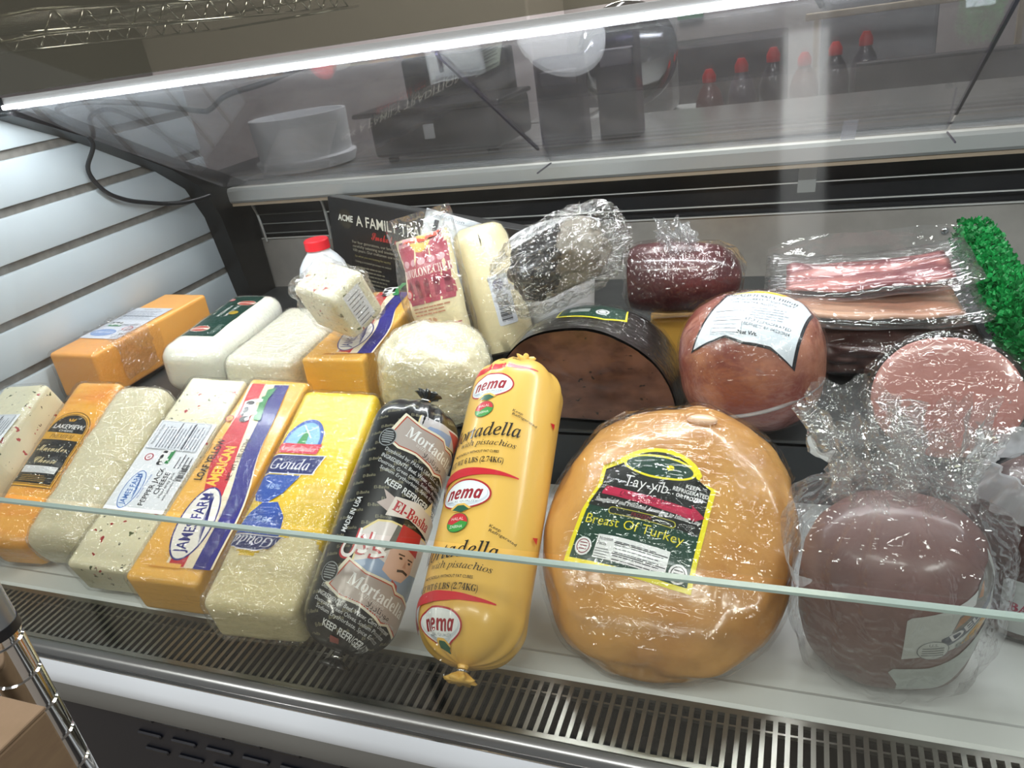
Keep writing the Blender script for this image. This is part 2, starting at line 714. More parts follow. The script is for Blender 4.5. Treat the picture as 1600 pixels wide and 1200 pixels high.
# ------------------------------------------------------------------ the setting
structure('floor', box(-6, 6, -4, 7, -.05, 0), MAT('floor_tile', '#8d867e', rough=.6))
structure('wall_back', box(-6, 6, 4.2, 4.3, 0, 3.2), MAT('back_wall_paint', '#b5aeac', rough=.7, var=('#a49d9b', 2, .3, .7)))
structure('ceiling', box(-6, 6, -4, 7, 3.2, 3.25), MAT('ceiling_tile', '#b9b7b2', rough=.8))

# slatted end wall inside the case
bm = bmesh.new()
PITCH = .0853
z = 1.304 - 7 * PITCH
while z < 1.34:
    add_box(bm, -1.252, -1.24, .36, 1.40, z + .0075, z + PITCH - .0075, .0025, 2)
    add_box(bm, -1.262, -1.2475, .36, 1.40, z - .0085, z + .0085, mi=1)
    z += PITCH
wl = structure('wall_left', bm, [BOARD, GAP], smooth=True, angle=40)

# ---- the case
case = thing('deli_display_case', 'stainless refrigerated deli case with sloped glass, LED strip and slotted front grille', 'display case', (-.4, .62, .80))
INV = Matrix.Translation((-.4, .62, .80)).inverted()
def cpart(name, bm, m, smooth=False, label=None, angle=None, parent=None):
    bm.transform(INV)
    return obj(name, bm, m, parent or case, smooth, label, angle)
XL, XR = -1.235, .62

cpart('deck', prism([(.519, .797), (.524, .8015), (.548, .8015), (.556, .796), (.858, .796), (.858, .785), (.519, .78)], XL, XR), WHITE_ENAMEL, label='white deck floor')
cpart('riser', box(XL, XR, .858, .866, .796, .883), RISER, label='dark step face')
cpart('upper_deck', box(XL, XR, .858, 1.47, .877, .8868, .002), DARK_STEEL)
cpart('back_panel', box(-1.2, XR, 1.46, 1.468, .887, 1.006), STEEL_BACK, label='dull steel back panel')
bm = blob(.007, .003, .007, 2)
bm.transform(Matrix.Translation((.22, 1.458, .962)))
cpart('screw', bm, CHROME, True)
LINE = MAT('bright_louver_edge', '#d3d3cf', rough=.35, metal=.3)
# louvre above it
cpart('louver_recess', box(-1.2, XR, 1.472, 1.48, 1.0, 1.14), BLACK_PLASTIC)
for zz in (1.006, 1.0255, 1.0595):
    cpart('louver_slat', box(-1.0 if zz > 1.01 else -1.2, XR, 1.4545, 1.4575, zz, zz + .0022), LINE)
for zz in (1.018, 1.04, 1.062):
    cpart('louver_slat', box(-1.185, -1.012, 1.456, 1.459, zz, zz + .0018), GREY_PLASTIC)
cpart('louver_frame', tube(spline([(-1.2, 1.454, 1.10), (-1.185, 1.454, 1.06), (-1.18, 1.454, 1.0)], 4), .003), ALU)
cpart('louver_frame', tube(spline([(-1.03, 1.454, 1.10), (-1.005, 1.454, 1.085), (-1.003, 1.454, 1.0)], 6), .004), ALU)
cpart('louver_bracket', slab((-.02, 1.45, 1.045), (.03, 0, 0), (.004, 0, .06), .004), GREY_PLASTIC)
# top shelf and its lip
cpart('top_shelf', box(XL, XR, 1.40, 1.95, 1.126, 1.137), STEEL)
cpart('shelf_lip', prism([(1.389, 1.107), (1.386, 1.112), (1.386, 1.133), (1.390, 1.139), (1.41, 1.139), (1.41, 1.107)], -1.212, XR), ALU, True, 'bright metal lip of the top shelf', 30)
cpart('shelf_underlip', box(-1.212, XR, 1.392, 1.41, 1.0995, 1.1065), MAT('tan_edge', '#9a8a76', rough=.6))
# sloping panes between the light bar and the shelf lip
S28 = math.sin(R(28)); C28 = math.cos(R(28))
def onslope(x, s):          # s metres down the slope from the light bar
    return (x, .95 + s * C28, 1.3735 - s * S28)
GLASS_SLOPE = PANE('sloping_glass', '#eeeef1', .14, .055, '#c9c9cf', fres=.30, rough=.015, smudge_haze=.10)  # milky haze painted in to brighten the pane like its reflection
for x0, x1 in ((-1.193, -.4485), (-.4445, .1955), (.1995, XR)):
    cpart('sloping_pane', slab(onslope(x0, .008), (x1 - x0, 0, 0), (0, .475 * C28, -.475 * S28), .004), GLASS_SLOPE)
EDGE = MAT('acrylic_edge', '#3c3a4c', rough=.2)
for x in (-.4465, .1975):
    cpart('pane_joint', slab(onslope(x - .0022, .02), (.0044, 0, 0), (0, .40 * C28, -.40 * S28), .005), EDGE)
    cpart('pane_joint', box(x - .0012, x + .0012, 1.302, 1.386, 1.14, 1.142), EDGE)
# gasket along the pane's left end
GX0, GX1 = -1.239, -1.194
outer = [onslope(0, -.01)[1:], onslope(0, .30)[1:], (1.30, 1.222), (1.42, 1.175), (1.45, 1.10), (1.455, .887)]
inner = [(.952, 1.362), (1.09, 1.300), (1.25, 1.211), (1.315, 1.160), (1.346, 1.09), (1.357, 1.0), (1.372, .887)]
cpart('end_gasket', prism([(.94, 1.392), (1.02, 1.364), (1.15, 1.294), (1.27, 1.229), (1.38, 1.18), (1.455, 1.14), (1.455, .887)] + inner[::-1], GX0, GX1), BLACK_RUBBER, True, 'black rubber end frame', 30)
cpart('corner_post', box(-1.24, -1.2, 1.40, 1.468, .895, 1.14), BLACK_PLASTIC)
# light bar
LEDM = EMIT('led_white', '#f4f8ff', 34)
lb = cpart('light_bar', box(-1.2, XR, .946, .954, 1.379, 1.389), ALU)
cpart('led_strip', box(-1.2, XR, .944, .952, 1.3715, 1.3785, .002), LEDM, parent=case, label='glowing white LED strip')
# canopy above the light bar: tinted glass
CANOPY = PANE('canopy_glass', '#d2d1c6', .10, .17, '#77766a', fres=.25, rough=.03)
cpart('canopy_pane', slab((XL, .95, 1.393), (XR - XL, 0, 0), (0, .06, .30), .005), CANOPY)
# front glass: low upright pane with a green edge, and the slanting lid above it
FRONT = PANE('front_glass', '#f5f6f3', .010, .004, '#9aa2a0', fres=.10, rough=.02, smudge_haze=.014)
LID = PANE('lid_glass', '#fafcfb', .010, .0, '#dfe4e6', fres=.12, rough=.06, smudge_haze=.003)
cpart('front_pane', slab((XL, .4485, .8005), (XR - XL, 0, 0), (0, .001, .2078), .004), FRONT)
cpart('front_pane_edge', box(XL, XR, .4443, .4500, 1.0087, 1.0113), MAT('green_glass_edge', '#8fa39b', rough=.2, coat=.5), label='pale green glass edge')
cpart('lid_pane', slab((XL, .453, 1.0145), (XR - XL, 0, 0), (0, .487, .3515), .004), LID)
# grille
bm = bmesh.new()
add_box(bm, XL, XR, .449, .4545, .7965, .8005)
add_box(bm, XL, XR, .5125, .519, .7965, .8005)
add_box(bm, XL, XR, .5005, .5025, .794, .7985)
x = XL
while x < XR:
    add_box(bm, x, x + .0042, .454, .513, .796, .8005)
    x += .0105
cpart('grille', bm, GRILLE, label='slotted metal air grille')
cpart('air_duct', prism([(.449, .796), (.449, .735), (.519, .735), (.519, .796), (.515, .79), (.515, .745), (.453, .745), (.453, .79)], XL, XR), BLACK_PLASTIC)
# rail, bumper, toe kick
cpart('front_rail', prism([(.4495, .7995), (.446, .802), (.440, .801), (.4365, .798), (.4345, .793), (.436, .7895), (.4495, .7895)], XL, XR), MAT('rail_metal', '#8f9190', rough=.3, metal=.85), True, 'rounded aluminium rail', 35)
cpart('trim_bead', prism([(.436, .789), (.4325, .7885), (.4325, .7870), (.436, .7865)], XL, XR), CHROME)
cpart('bumper', prism([(.436, .7860), (.433, .7855), (.4275, .773), (.4265, .762), (.429, .753), (.45, .753), (.45, .7860)], XL, XR), BUMPER_WHITE, True, 'white bumper strip', 35)
cpart('lower_bumper', prism([(.43, .7525), (.432, .738), (.438, .712), (.447, .694), (.449, .689), (.47, .689), (.47, .7525)], XL, XR), GREY_PLASTIC, True, angle=35)
bm = bmesh.new()
add_box(bm, XL, XR, .47, .49, .0, .694)
for i in range(9):
    for k in range(3):
        x = -.80 + i * .056
        add_box(bm, x, x + .04, .466, .4705, .655 - k * .03, .6625 - k * .03, .002, 1, 1)
cpart('kick_panel', bm, [MAT('navy_black_panel', '#10131c', rough=.4), BLACK_RUBBER])
cpart('case_body', box(XL, XR, .495, 1.47, .0, .73), GREY_PLASTIC)
# divider on the right with its plastic parsley
cpart('divider', slab((.2385, .90, .887), (.0, .42, 0), (0, 0, .072), .003), MAT('smoke_divider', '#6f7377', rough=.3), label='smoky grey divider board')

# power cable: over the pane, then looping down the end wall
cb = [(-.62, .972, 1.376), (-.665, .985, 1.371), (-.748, 1.015, 1.357), (-.838, 1.035, 1.346), (-.905, 1.07, 1.327), (-.935, 1.075, 1.326),
      (-1.0, 1.02, 1.352), (-1.09, 1.0, 1.365), (-1.16, 1.01, 1.36), (-1.197, 1.06, 1.335), (-1.197, 1.088, 1.294), (-1.224, 1.082, 1.25), (-1.224, 1.10, 1.208), (-1.224, 1.142, 1.18), (-1.222, 1.19, 1.162), (-1.22, 1.233, 1.149), (-1.2, 1.277, 1.141), (-1.19, 1.33, 1.14)]
tag(obj('power_cable', tube(spline(cb, 7), .0042, 8), MAT('cable_black', '#1b1c20', rough=.4), smooth=True),
    'black power cable looping over the sloping glass and down the slatted wall', 'cable')

# plastic parsley
PARS = MAT('parsley_green', '#0c8a3e', rough=.5, var=('#056028', 40, .40, .6), sss=0)
bm = bmesh.new()
rnd = random.Random(5)
for i in range(5200):
    yy = .90 + .43 * rnd.random()
    zz = .968 + .052 * rnd.random()
    xx = .2375 + .030 * rnd.uniform(-1, 1) * (1 - .3 * abs(zz - .99) / .03)
    c = Vector((xx, yy, zz))
    d = Vector((xx - .2375, rnd.uniform(-.02, .02), zz - .975)).normalized()
    a = d.cross(Vector((rnd.uniform(-1, 1), rnd.uniform(-1, 1), rnd.uniform(-1, 1)))).normalized()
    s = rnd.uniform(.0035, .0065)
    b = d.cross(a)
    q = [c - a * s * .5, c + d * s * .5 - a * s * .8 + b * s * .3, c + d * s * 1.1, c + d * s * .5 + a * s * .8 + b * s * .3, c + a * s * .5]
    vs = [bm.verts.new(p) for p in q]
    for t3 in ((0, 1, 2), (0, 2, 4), (4, 2, 3)):
        bm.faces.new([vs[k] for k in t3])
add_box(bm, .230, .245, .90, 1.33, .979, .992)
tag(obj('parsley_garnish', bm, PARS), 'bright green plastic parsley strip along the top of the divider', 'plastic parsley')

# ================================================================== the food
WRAP = FILM('cling_wrap', haze=.0, crease=.12, scale=60, strength=.6, gloss=.065, fres=.2, dist=.008)
WRAP_BRIGHT = FILM('crumpled_wrap', haze=.0, crease=.6, scale=70, strength=1.0, gloss=.17, fres=.15, dist=.010)
WRAP_MID = FILM('clear_wrap', haze=.0, crease=.35, scale=46, strength=.75, gloss=.10, fres=.15, dist=.009)
BAG = FILM('clear_bag', haze=.04, crease=.40, scale=34, strength=.8, gloss=.085, fres=.25)
BAG_BUNCH = FILM('bunched_bag', haze=.07, crease=.6, scale=70, strength=1.0, gloss=.12)  # pale haze paints in the white glints of the bunched film
SLEEVE = FILM('vacuum_sleeve', haze=.03, crease=.10, scale=30, strength=.5, gloss=.10)

PJ = MAT('pepper_jack', '#e9e3c4', rough=.42, coat=.6, coat_rough=.12, sss=.15, coat_bump=(55, .25),
         specks=[('#b1202a', 56, .155), ('#4f5a33', 62, .165), ('#2f2a24', 84, .155)])
CREAM = MAT('white_cheese', '#e9e1c2', rough=.45, coat=.6, coat_rough=.1, sss=.18, coat_bump=(50, .35), var=('#e7dcb4', 7, .4, .8))
MOZZ = MAT('mozzarella', '#f4f2e4', rough=.4, coat=.6, coat_rough=.1, sss=.18, coat_bump=(18, .2))
AMER = MAT('yellow_american', '#f6bd55', rough=.4, coat=.55, coat_rough=.12, sss=.12, coat_bump=(30, .12))
CHED = MAT('cheddar', '#f3a548', rough=.42, coat=.45, coat_rough=.12, sss=.15, coat_bump=(40, .2), var=('#f8b662', 5, .35, .75))
MUEN = MAT('muenster_rind', '#f3b145', rough=.45, coat=.7, coat_rough=.06, sss=.1, coat_bump=(40, .3), var=('#e8852a', 16, .46, .75), bump=(34, .5), stretch=(.6, 1.6, 1))
GOUDA = MAT('gouda_cheese', '#efe3b4', rough=.42, coat=.6, coat_rough=.1, sss=.15, coat_bump=(60, .4))
GOUDA_WRAP = MAT('yellow_wrapper', '#f5cf0c', rough=.35, coat=.8, coat_rough=.1, bump=(30, .25), coat_bump=(45, .5), stretch=(1, 3, 1))
PROV = MAT('provolone', '#f1e3ba', rough=.42, coat=.6, coat_rough=.1, sss=.15, coat_bump=(26, .2))

def cow(a, x, y, k, rot=0):
    a.at(x, y, rot, k)
    a.rect(-.5, -.42, .55, -.2, '#2f8f4e')
    a.poly([(-.42, -.05), (-.3, .26), (.32, .3), (.42, .1), (.42, -.32), (.3, -.32), (.28, -.1), (-.16, -.1), (-.18, -.32), (-.3, -.32), (-.3, -.1)], '#f4f4f2')
    a.ell(-.5, .08, .14, .17, '#2a2a30', 12)
    a.ell(-.5, .0, .08, .08, '#f4f4f2', 10)
    a.ell(-.08, .16, .15, .10, '#2a2a30', 12)
    a.ell(.24, .1, .10, .14, '#2a2a30', 12, up=False)
    a.ell(-.3, .2, .07, .05, '#2a2a30', 10, up=False)
    a.at()

def farm_oval(a, x, y, k, blue='#2b2f86', field='#f3efe6', rot=0):
    a.at(x, y, rot, k)
    a.ell(0, 0, 1.0, .42, blue)
    a.ell(0, 0, .955, .385, field)
    for i in range(6):
        t = -.30 + i * .035
        a.stroke([(-.62 + i * .12, t), (.1 + i * .09, -.10 - .13 + i * .02), (.86 - i * .03, .02 - i * .03)], [.012, .03, .012], blue, up=(i == 0))
    a.text('JAMES FARM', 0, .06, .26, blue, w=1.62, bold=.015)
    a.text('FROM OUR FARM TO YOUR KITCHEN', .2, -.50, .075, blue, w=1.25)
    a.at()

# ---------------- front row: pepper jack at the far left
def farm_white_label(full=True):
    """white farm label; x = along the loaf from its front end, y = up"""
    a = Art()
    a.rect(0, 0, .155, .088, '#eceff3')
    farm_oval(a, .034, .065, .031, '#4f7fc9', '#dfe9f6')
    a.text('PEPPER JACK', .041, .039, .0075, '#202028', w=.062, bold=.01)
    a.text('CHEESE', .047, .0275, .0072, '#202028', w=.036, bold=.01)
    a.text('Monterey Jack', .045, .0195, .0042, '#202028', w=.042)
    a.text('with Jalapeño Peppers', .045, .0125, .0036, '#202028', w=.050)
    a.barcode(.052, .002, .080, .0105)
    a.ell(.088, .070, .0062, .0062, '#c0283a')
    a.ell(.088, .070, .0047, .0047, '#eceff3')
    a.text('R', .088, .070, .005, '#c0283a')
    cow(a, .092, .047, .026)
    a.lines(.072, .004, .098, .028, 4, '#6a6d75', .3, 4)
    a.rect(.102, .006, .153, .084, '#b9bec7')
    a.rect(.103, .007, .152, .083, '#dfe3ea')
    a.text('Nutrition Facts', .128, .0785, .0042, '#202028', w=.036)
    a.lines(.105, .010, .150, .074, 13, '#6d7280', .32, 8)
    a.rect(.104, .049, .151, .0505, '#30323a')
    a.rect(.104, .028, .151, .0295, '#30323a', up=False)
    return a

def side_map(o, x0, y0, h):
    """x of the artwork runs back along the loaf, y towards its left"""
    return planar_map(o, (x0, y0, h), (0, 1, 0), (-1, 0, 0))

def cheese(name, label, cat, pose, body, m, part='block', group=None):
    t = thing(name, label, cat, matrix=frame_mat(*pose), group=group)
    b = obj(part, body, m, t, True)
    return t, b

FRONT_ROW = 'cheese loaves in the front row'
t, b = cheese('pepper_jack_block', 'speckled pepper jack block cut off by the left edge, nearest the slatted wall', 'cheese',
              (-1.097, .488, .812, 5, 20.5, -2), loaf(.086, .30, .08, .010, seed=1, amp=.0008), PJ, group=FRONT_ROW)
farm_white_label().build('label', t, flat_map((.043, .08, .0815), (0, 1, 0), (-1, 0, 0)), dl=.00006, label='white label with pale blue oval')
obj('plastic_wrap', shell(b, .0036, .0010, 50, 2, keep=lambda c: c.y < .16 or c.z > .07), WRAP, t, True)

# ---------------- muenster
def muen():
    bm = loaf(.082, .285, .066, .012, seg=4, step=.006, amp=.0009, freq=26, stretch=(1, 2.4, 1), bulge=.003, seed=4)
    for v in bm.verts:
        if v.co.y < .05:
            k = (1 - v.co.y / .05)
            v.co.x *= 1 - .10 * k * k
            v.co.z -= .004 * k * max(0, v.co.z / .066)
    return bm
t, b = cheese('muenster_loaf', 'orange-rinded muenster cheese loaf with black and gold arched label', 'cheese',
              (-1.007, .556, .802, 7, 23, 5), muen(), MUEN, group=FRONT_ROW)
a = Art()
def arch(wd, y0, y1, k=1.0):
    pts = [(-wd, y0), (wd, y0), (wd * .96, y1 - wd * .9)]
    for i in range(1, 16):
        g = PI * i / 16
        pts.append((wd * .96 * math.cos(g), y1 - wd * .9 + wd * .9 * math.sin(g)))
    pts.append((-wd * .96, y1 - wd * .9))
    return pts
a.poly(arch(.0365, -.002, .131), '#1a1a1c')
a.poly(arch(.0358, -.001, .130), '#e0a52e')
a.poly(arch(.0335, .002, .127), '#17171a')
a.poly(arch(.0327, .003, .126), '#e0a52e')
a.poly(arch(.0318, .004, .125), '#1b1c20')
a.rect(-.0318, .079, .0318, .092, '#d9a233')
a.text('PREMIUM', 0, .0855, .0072, '#3a2a12', w=.040, sty='it')
a.text('LAKEVIEW', .001, .1035, .0078, '#f2f2ee', w=.052, bold=.012, shear=.1)
a.text('CHEESE', .001, .0955, .0034, '#f2f2ee', w=.024)
for sx, ang in ((0, 0), (-.003, 35), (.003, -35)):
    a.at(sx, .1135, ang)
    a.ell(0, .002, .0014, .0032, '#d9a233', 10)
    a.at()
a.text('Muenster', -.001, .064, .0115, '#ecd9a6', w=.050, sty='script')
a.text('Cheese', 0, .0435, .0112, '#ecd9a6', w=.038, sty='script')
a.rect(-.028, .021, .028, .0325, '#e9e9ea')
a.lines(-.027, .022, .027, .032, 5, '#777a80', .35, 5)
a.lines(-.022, .007, .022, .0185, 4, '#b08a3c', .35, 6)
a.build('label', t, planar_map(b, (-.005, .088, .066), (1, -.04, 0), (.04, 1, 0)), step=.005, base=.0009, dl=.00005, label='black arched label with gold border')
obj('plastic_wrap', shell(b, .0035, .0016, 46, 5), WRAP, t, False)

# ---------------- white cheese wrapped in crinkled film
t, b = cheese('white_cheese_loaf', 'rounded cream-white cheese loaf in crinkled film, no label, beside the muenster', 'cheese',
              (-.908, .552, .811, 6, 22, 4), loaf(.093, .275, .074, .026, seg=6, step=.0042, amp=.0022, freq=16, stretch=(1, 2.2, 1), bulge=.003, seed=9), CREAM, group=FRONT_ROW)
obj('plastic_wrap', shell(b, .0012, .0040, 80, 9), WRAP_BRIGHT, t, False)

# ---------------- pepper jack with the whole white label
t, b = cheese('pepper_jack_block', 'speckled pepper jack block with full white label, between white loaf and yellow American', 'cheese',
              (-.805, .527, .81, 5, 18, 6), loaf(.093, .33, .06, .007, seed=11, amp=.0006), PJ, group=FRONT_ROW)
farm_white_label().build('label', t, flat_map((.0445, .083, .0612), (0, 1, 0), (-1, 0, 0)), dl=.00006, label='white label with cow and pale blue oval')
obj('plastic_wrap', shell(b, .0036, .001, 50, 12), WRAP, t, True)

# ---------------- yellow American (front) and its twin in the back row
def american_art(L):
    a = Art()
    W = .092
    def c(s):
        return .011 * math.sin((s - .02) / (L - .03) * PI - PI / 2) + .0012 * math.sin(s * 40)
    S = [.02 + (L - .028) * i / 24 for i in range(25)]
    a.stroke([(s, -.013 + c(s) * 1.7) for s in S], .060, '#f5e6c6')
    a.stroke([(s, .0035 + c(s) * 1.7) for s in S], [.020 + .012 * max(0, math.sin((s - .1) * 18)) for s in S], '#d22233')
    a.stroke([(s, -.031 + c(s) * 1.55) for s in S], .022, '#2c2a86')
    a.rect(.018, .014 - .034, .024, .02, '#f6bd55', up=False)
    # name
    a.text('AMERICAN', .176, .0055, .0145, '#f7d23c', w=.070, bold=.03, rot=3)
    a.text('LOAF YELLOW', .186, .0255, .0100, '#1d1b22', w=.074, bold=.03)
    a.text('American Cheese', .190, .0365, .0040, '#1d1b22', w=.045)
    a.text('NET WT 5 LBS (2.27kg)', .190, -.0120, .0064, '#1d1b22', w=.074, rot=4, bold=.015)
    farm_oval(a, .084, -.007, .056, rot=4)
    a.ell(.262, .034, .0062, .0062, '#c0283a')
    a.ell(.262, .034, .0045, .0045, '#f6bd55')
    a.text('R', .262, .034, .005, '#c0283a')
    cow(a, .285, .012, .044, 8)
    a.poly([(.262, -.002), (.325, .004), (.33, -.008), (.30, -.004), (.262, -.012)], '#2f8f4e')
    return a
t, b = cheese('american_cheese_loaf', 'yellow American loaf in the front row, its red and blue band facing up', 'cheese',
              (-.692, .511, .812, 6.6, 14.5, 7), loaf(.092, .35, .066, .006, seed=14, amp=.0005), AMER, group='yellow American loaves')
american_art(.345).build('label', t, flat_map((-.004, 0, .0668), (0, 1, 0), (-1, 0, 0)), dl=.00006, label='printed band with farm oval, red and blue stripes')
obj('plastic_wrap', shell(b, .0036, .0008, 40, 14), WRAP, t, True)
t, b = cheese('american_cheese_loaf', 'yellow American loaf on the upper deck behind the gouda', 'cheese',
              (-.655, .868, .8965, 6.6, 0, 2.5), loaf(.098, .29, .084, .005, seed=15, amp=.0005), AMER, group='yellow American loaves')
american_art(.288).build('label', t, flat_map((-.002, 0, .0848), (0, 1, 0), (-1, 0, 0)), dl=.00006, label='printed band with farm oval, red and blue stripes')
a = Art()
a.rect(0, 0, .012, .006, '#26221c').rect(.003, -.010, .009, .0, '#26221c')
a.build('date_mark', t, planar_map(b, (.049, .05, .03), (0, 1, 0), (0, 0, 1)))
obj('plastic_wrap', shell(b, .0036, .0009, 40, 16), WRAP, t, True)

# ---------------- gouda
t, b = cheese('gouda_loaf', 'gouda loaf in yellow printed wrapper peeled back from its pale front end', 'cheese',
              (-.548, .485, .818, 9, 15, 7), loaf(.106, .337, .068, .010, seed=18, amp=.0007, step=.0046), GOUDA, group=FRONT_ROW)
wr = obj('wrapper', shell(b, .0008, .0006, 60, 3, keep=lambda c: c.y > .082 + .018 * math.sin(c.x * 60)), GOUDA_WRAP, t, True, label='yellow printed wrapper')
def gouda_art():
    a = Art()
    # windmill oval
    a.at(-.026, .232, -3)
    a.poly([(.026 * math.cos(R(g)), .046 * math.sin(R(g))) for g in range(0, 181, 10)] + [(-.03, 0)], '#2d57b0')
    a.poly([(.0215 * math.cos(R(g)), .001 + .039 * math.sin(R(g))) for g in range(0, 181, 10)], '#86bdea')
    a.poly([(-.006, .001), (.006, .001), (.003, .026), (-.003, .026)], '#3f9a58')
    a.stroke([(-.010, .014), (.011, .034)], .0016, '#dfe9e2')
    a.stroke([(-.008, .035), (.009, .013)], .0016, '#dfe9e2', up=False)
    a.poly([(-.030, -.017), (.026, -.013), (.028, .004), (-.027, 0)], '#d6324a')
    a.text('Ammerländer', -.001, -.0065, .0085, '#f6e9ea', w=.048, sty='it', rot=3)
    a.poly([(-.040, -.052), (.034, -.046), (.040, -.014), (-.032, -.020)], '#e9ecf4')
    a.poly([(-.0385, -.0505), (.033, -.0448), (.0385, -.0152), (-.031, -.0212)], '#1f2c6e')
    a.text('Gouda', 0, -.033, .017, '#f3f3f2', w=.050, sty='it', rot=4)
    a.poly([(-.030, -.053), (.020, -.049), (.010, -.078), (-.004, -.096), (-.018, -.094), (-.028, -.078)], '#2d57b0')
    a.text('48%', -.006, -.070, .008, '#a9c4ea', sty='it')
    a.at()
    # the lower one, upside down, cut by the peeled edge
    a.at(-.030, .086, 177)
    a.poly([(-.036, -.006), (.034, -.004), (.036, .016), (-.034, .016)], '#e9ecf4')
    a.poly([(-.035, -.005), (.033, -.003), (.035, .0145), (-.033, .0145)], '#1f2c6e')
    a.text('Gouda', 0, .004, .0135, '#f3f3f2', w=.048, sty='it')
    a.poly([(-.028, -.006), (-.022, -.034), (-.006, -.054), (.012, -.050), (.024, -.028), (.028, -.005)], '#2d57b0')
    a.text('48%', 0, -.026, .008, '#a9c4ea', sty='it')
    a.at()
    return a
gouda_art().build('label', t, planar_map(wr, (.004, 0, .068), (1, 0, 0), (0, 1, 0)), step=.007, base=.0008, dl=.00005, label='blue oval and navy print')
obj('plastic_wrap', shell(b, .0042, .0036, 80, 7, keep=lambda c: c.y < .135 + .02 * math.sin(c.x * 90) + .9 * max(0, c.x)), WRAP_BRIGHT, t, False)
obj('plastic_wrap', shell(b, .0042, .0020, 60, 7, keep=lambda c: c.y >= .135 + .02 * math.sin(c.x * 90) + .9 * max(0, c.x)), WRAP, t, False)

# ---------------- logs
def log(name, label, pose, r, L, m, cap=.045, seed=0, knot_m=None):
    t = thing(name, label, 'sausage', matrix=frame_mat(*pose))
    prof = []
    n = 14
    for i in range(n + 1):
        g = PI / 2 * i / n
        prof.append((-cap * math.cos(g), max(.006, r * math.sin(g) ** .85)))
    for i in range(1, 20):
        prof.append((L * i / 20, r * (1 + .012 * math.sin(PI * i / 20))))
    for i in range(n + 1):
        g = PI / 2 * (1 - i / n)
        prof.append((L + cap * math.cos(g), max(.006, r * math.sin(g) ** .85)))
    def disp(a, i, h, rr):
        e = 0
        if h < .02:
            e = min(1, (.02 - h) / (cap + .02))
        if h > L - .02:
            e = min(1, (h - L + .02) / (cap + .02))
        return rr * (.07 * e ** 1.5 * math.sin(11 * a + 2 * math.sin(3 * a + seed)) + .006 * noise.noise(Vector((math.sin(a) * 2, math.cos(a) * 2, h * 12 + seed))))
    b = obj('casing', lathe(prof, 72, 'Y', disp), m, t, True)
    for y, sgn in ((-cap, -1), (L + cap, 1)):
        pr = [(y + sgn * v, q) for v, q in ((-.003, .0075), (.002, .005), (.006, .0045), (.009, .008), (.0135, .0135), (.0155, .012))]
        kn = lathe(pr, 40, 'Y', lambda a, i, h, q: q * .28 * math.sin(8 * a + i) if i > 2 else 0)
        obj('casing_end', kn, knot_m or m, t, True)
        obj('metal_clip', lathe([(y + sgn * v, q) for v, q in ((.003, .0046), (.0035, .0062), (.0065, .0062), (.007, .0046))], 20, 'Y'), CHROME, t, True)
    return t, b

NEMA = MAT('yellow_casing', '#eec05e', rough=.34, coat=.5, coat_rough=.16, coat_bump=(8, .06))
t, b = log('pistachio_mortadella', 'long yellow mortadella log with repeated red bands and oval logos', (-.2990, .512, .870, 4.6, 26, 0), .0545, .268, NEMA, seed=1)
def nema_logo(a, y, k=1.0):
    a.at(-.004, y, -2, k)
    a.ell(0, 0, .030, .0175, '#b5262f', 40)
    a.ell(0, -.0003, .0282, .0157, '#e9eef3', 40)
    a.ell(0, -.0003, .0268, .0142, '#cfd9e3', 40)
    a.ell(0, .0012, .0255, .0125, '#eef3f6', 40)
    a.poly([(-.012, -.0165), (-.004, -.0115), (.004, -.0112), (.013, -.0162), (.006, -.0205), (-.006, -.0205)], '#eec05e')
    a.poly([(-.009, -.0185), (-.003, -.0135), (.004, -.0135), (.011, -.0178), (.003, -.0215)], '#1f5d43')
    a.text('nema', 0, .0012, .0135, '#9c1f30', w=.042, sty='sansit', bold=.012)
    a.text('HALAL QUALITY', 0, -.0088, .0022, '#8a97a5', w=.036)
    a.at()
def nema_band(a, y):
    pts = [(-.075 + .125 * i / 20, y - .016 * (1 - min(1, (i / 20) * 2.2)) ** 2 + .002 * math.sin(i / 20 * 3)) for i in range(21)]
    a.stroke(pts, [.010 * min(1, (20 - i) / 10 + .05) + .001 for i in range(21)], '#cf2030')
def nema_block(a, y):
    """one repeat, y = height of the logo"""
    nema_logo(a, y)
    a.at(-.004, y - .033)
    a.ell(0, 0, .0122, .0108, '#2c6e3a', 30)
    a.ell(0, 0, .0115, .0101, '#3e9a3f', 30)
    a.poly([(.0115 * math.cos(R(g)), .0101 * math.sin(R(g))) for g in range(0, 181, 12)] + [(-.005, -.0022), (.004, .0020)], '#cc2a35')
    a.text('HALAL', 0, .0042, .0033, '#f4ded9', w=.014)
    a.text('ZABIHA', 0, -.0045, .0033, '#e6f2df', w=.015)
    a.at()
    a.text('Mortadella', -.004, y - .062, .0165, '#15130f', w=.094, sty='it', bold=.006, rot=3)
    a.text('with pistachios', .008, y - .078, .0068, '#15130f', w=.066, sty='it', rot=-2)
    a.text('MORTADELLA WITHOUT FAT CUBES', -.003, y - .0895, .0030, '#15130f', w=.055, bold=.01)
    a.text('NET WT 6 LBS (2.74KG)', -.004, y - .0995, .0066, '#15130f', w=.070, sty='serif')
    a.text('Keep', .036, y - .036, .0034, '#15130f', w=.012, rot=-14)
    a.text('Refrigerated', .045, y - .043, .0034, '#15130f', w=.030, rot=-14)
    for sx in (-.17, .17):
        if sx > 0:
            a.poly([(sx - .092, y - .030), (sx - .083, y - .026), (sx - .083, y - .034)], '#cf2030')
a = Art()
nema_band(a, .277)
a.text('NET WT 6 LBS (2.74KG)', -.002, .296, .0052, '#15130f', w=.058, sty='serif')
nema_block(a, .251)
nema_band(a, .135)
nema_block(a, .111)
nema_band(a, .000)
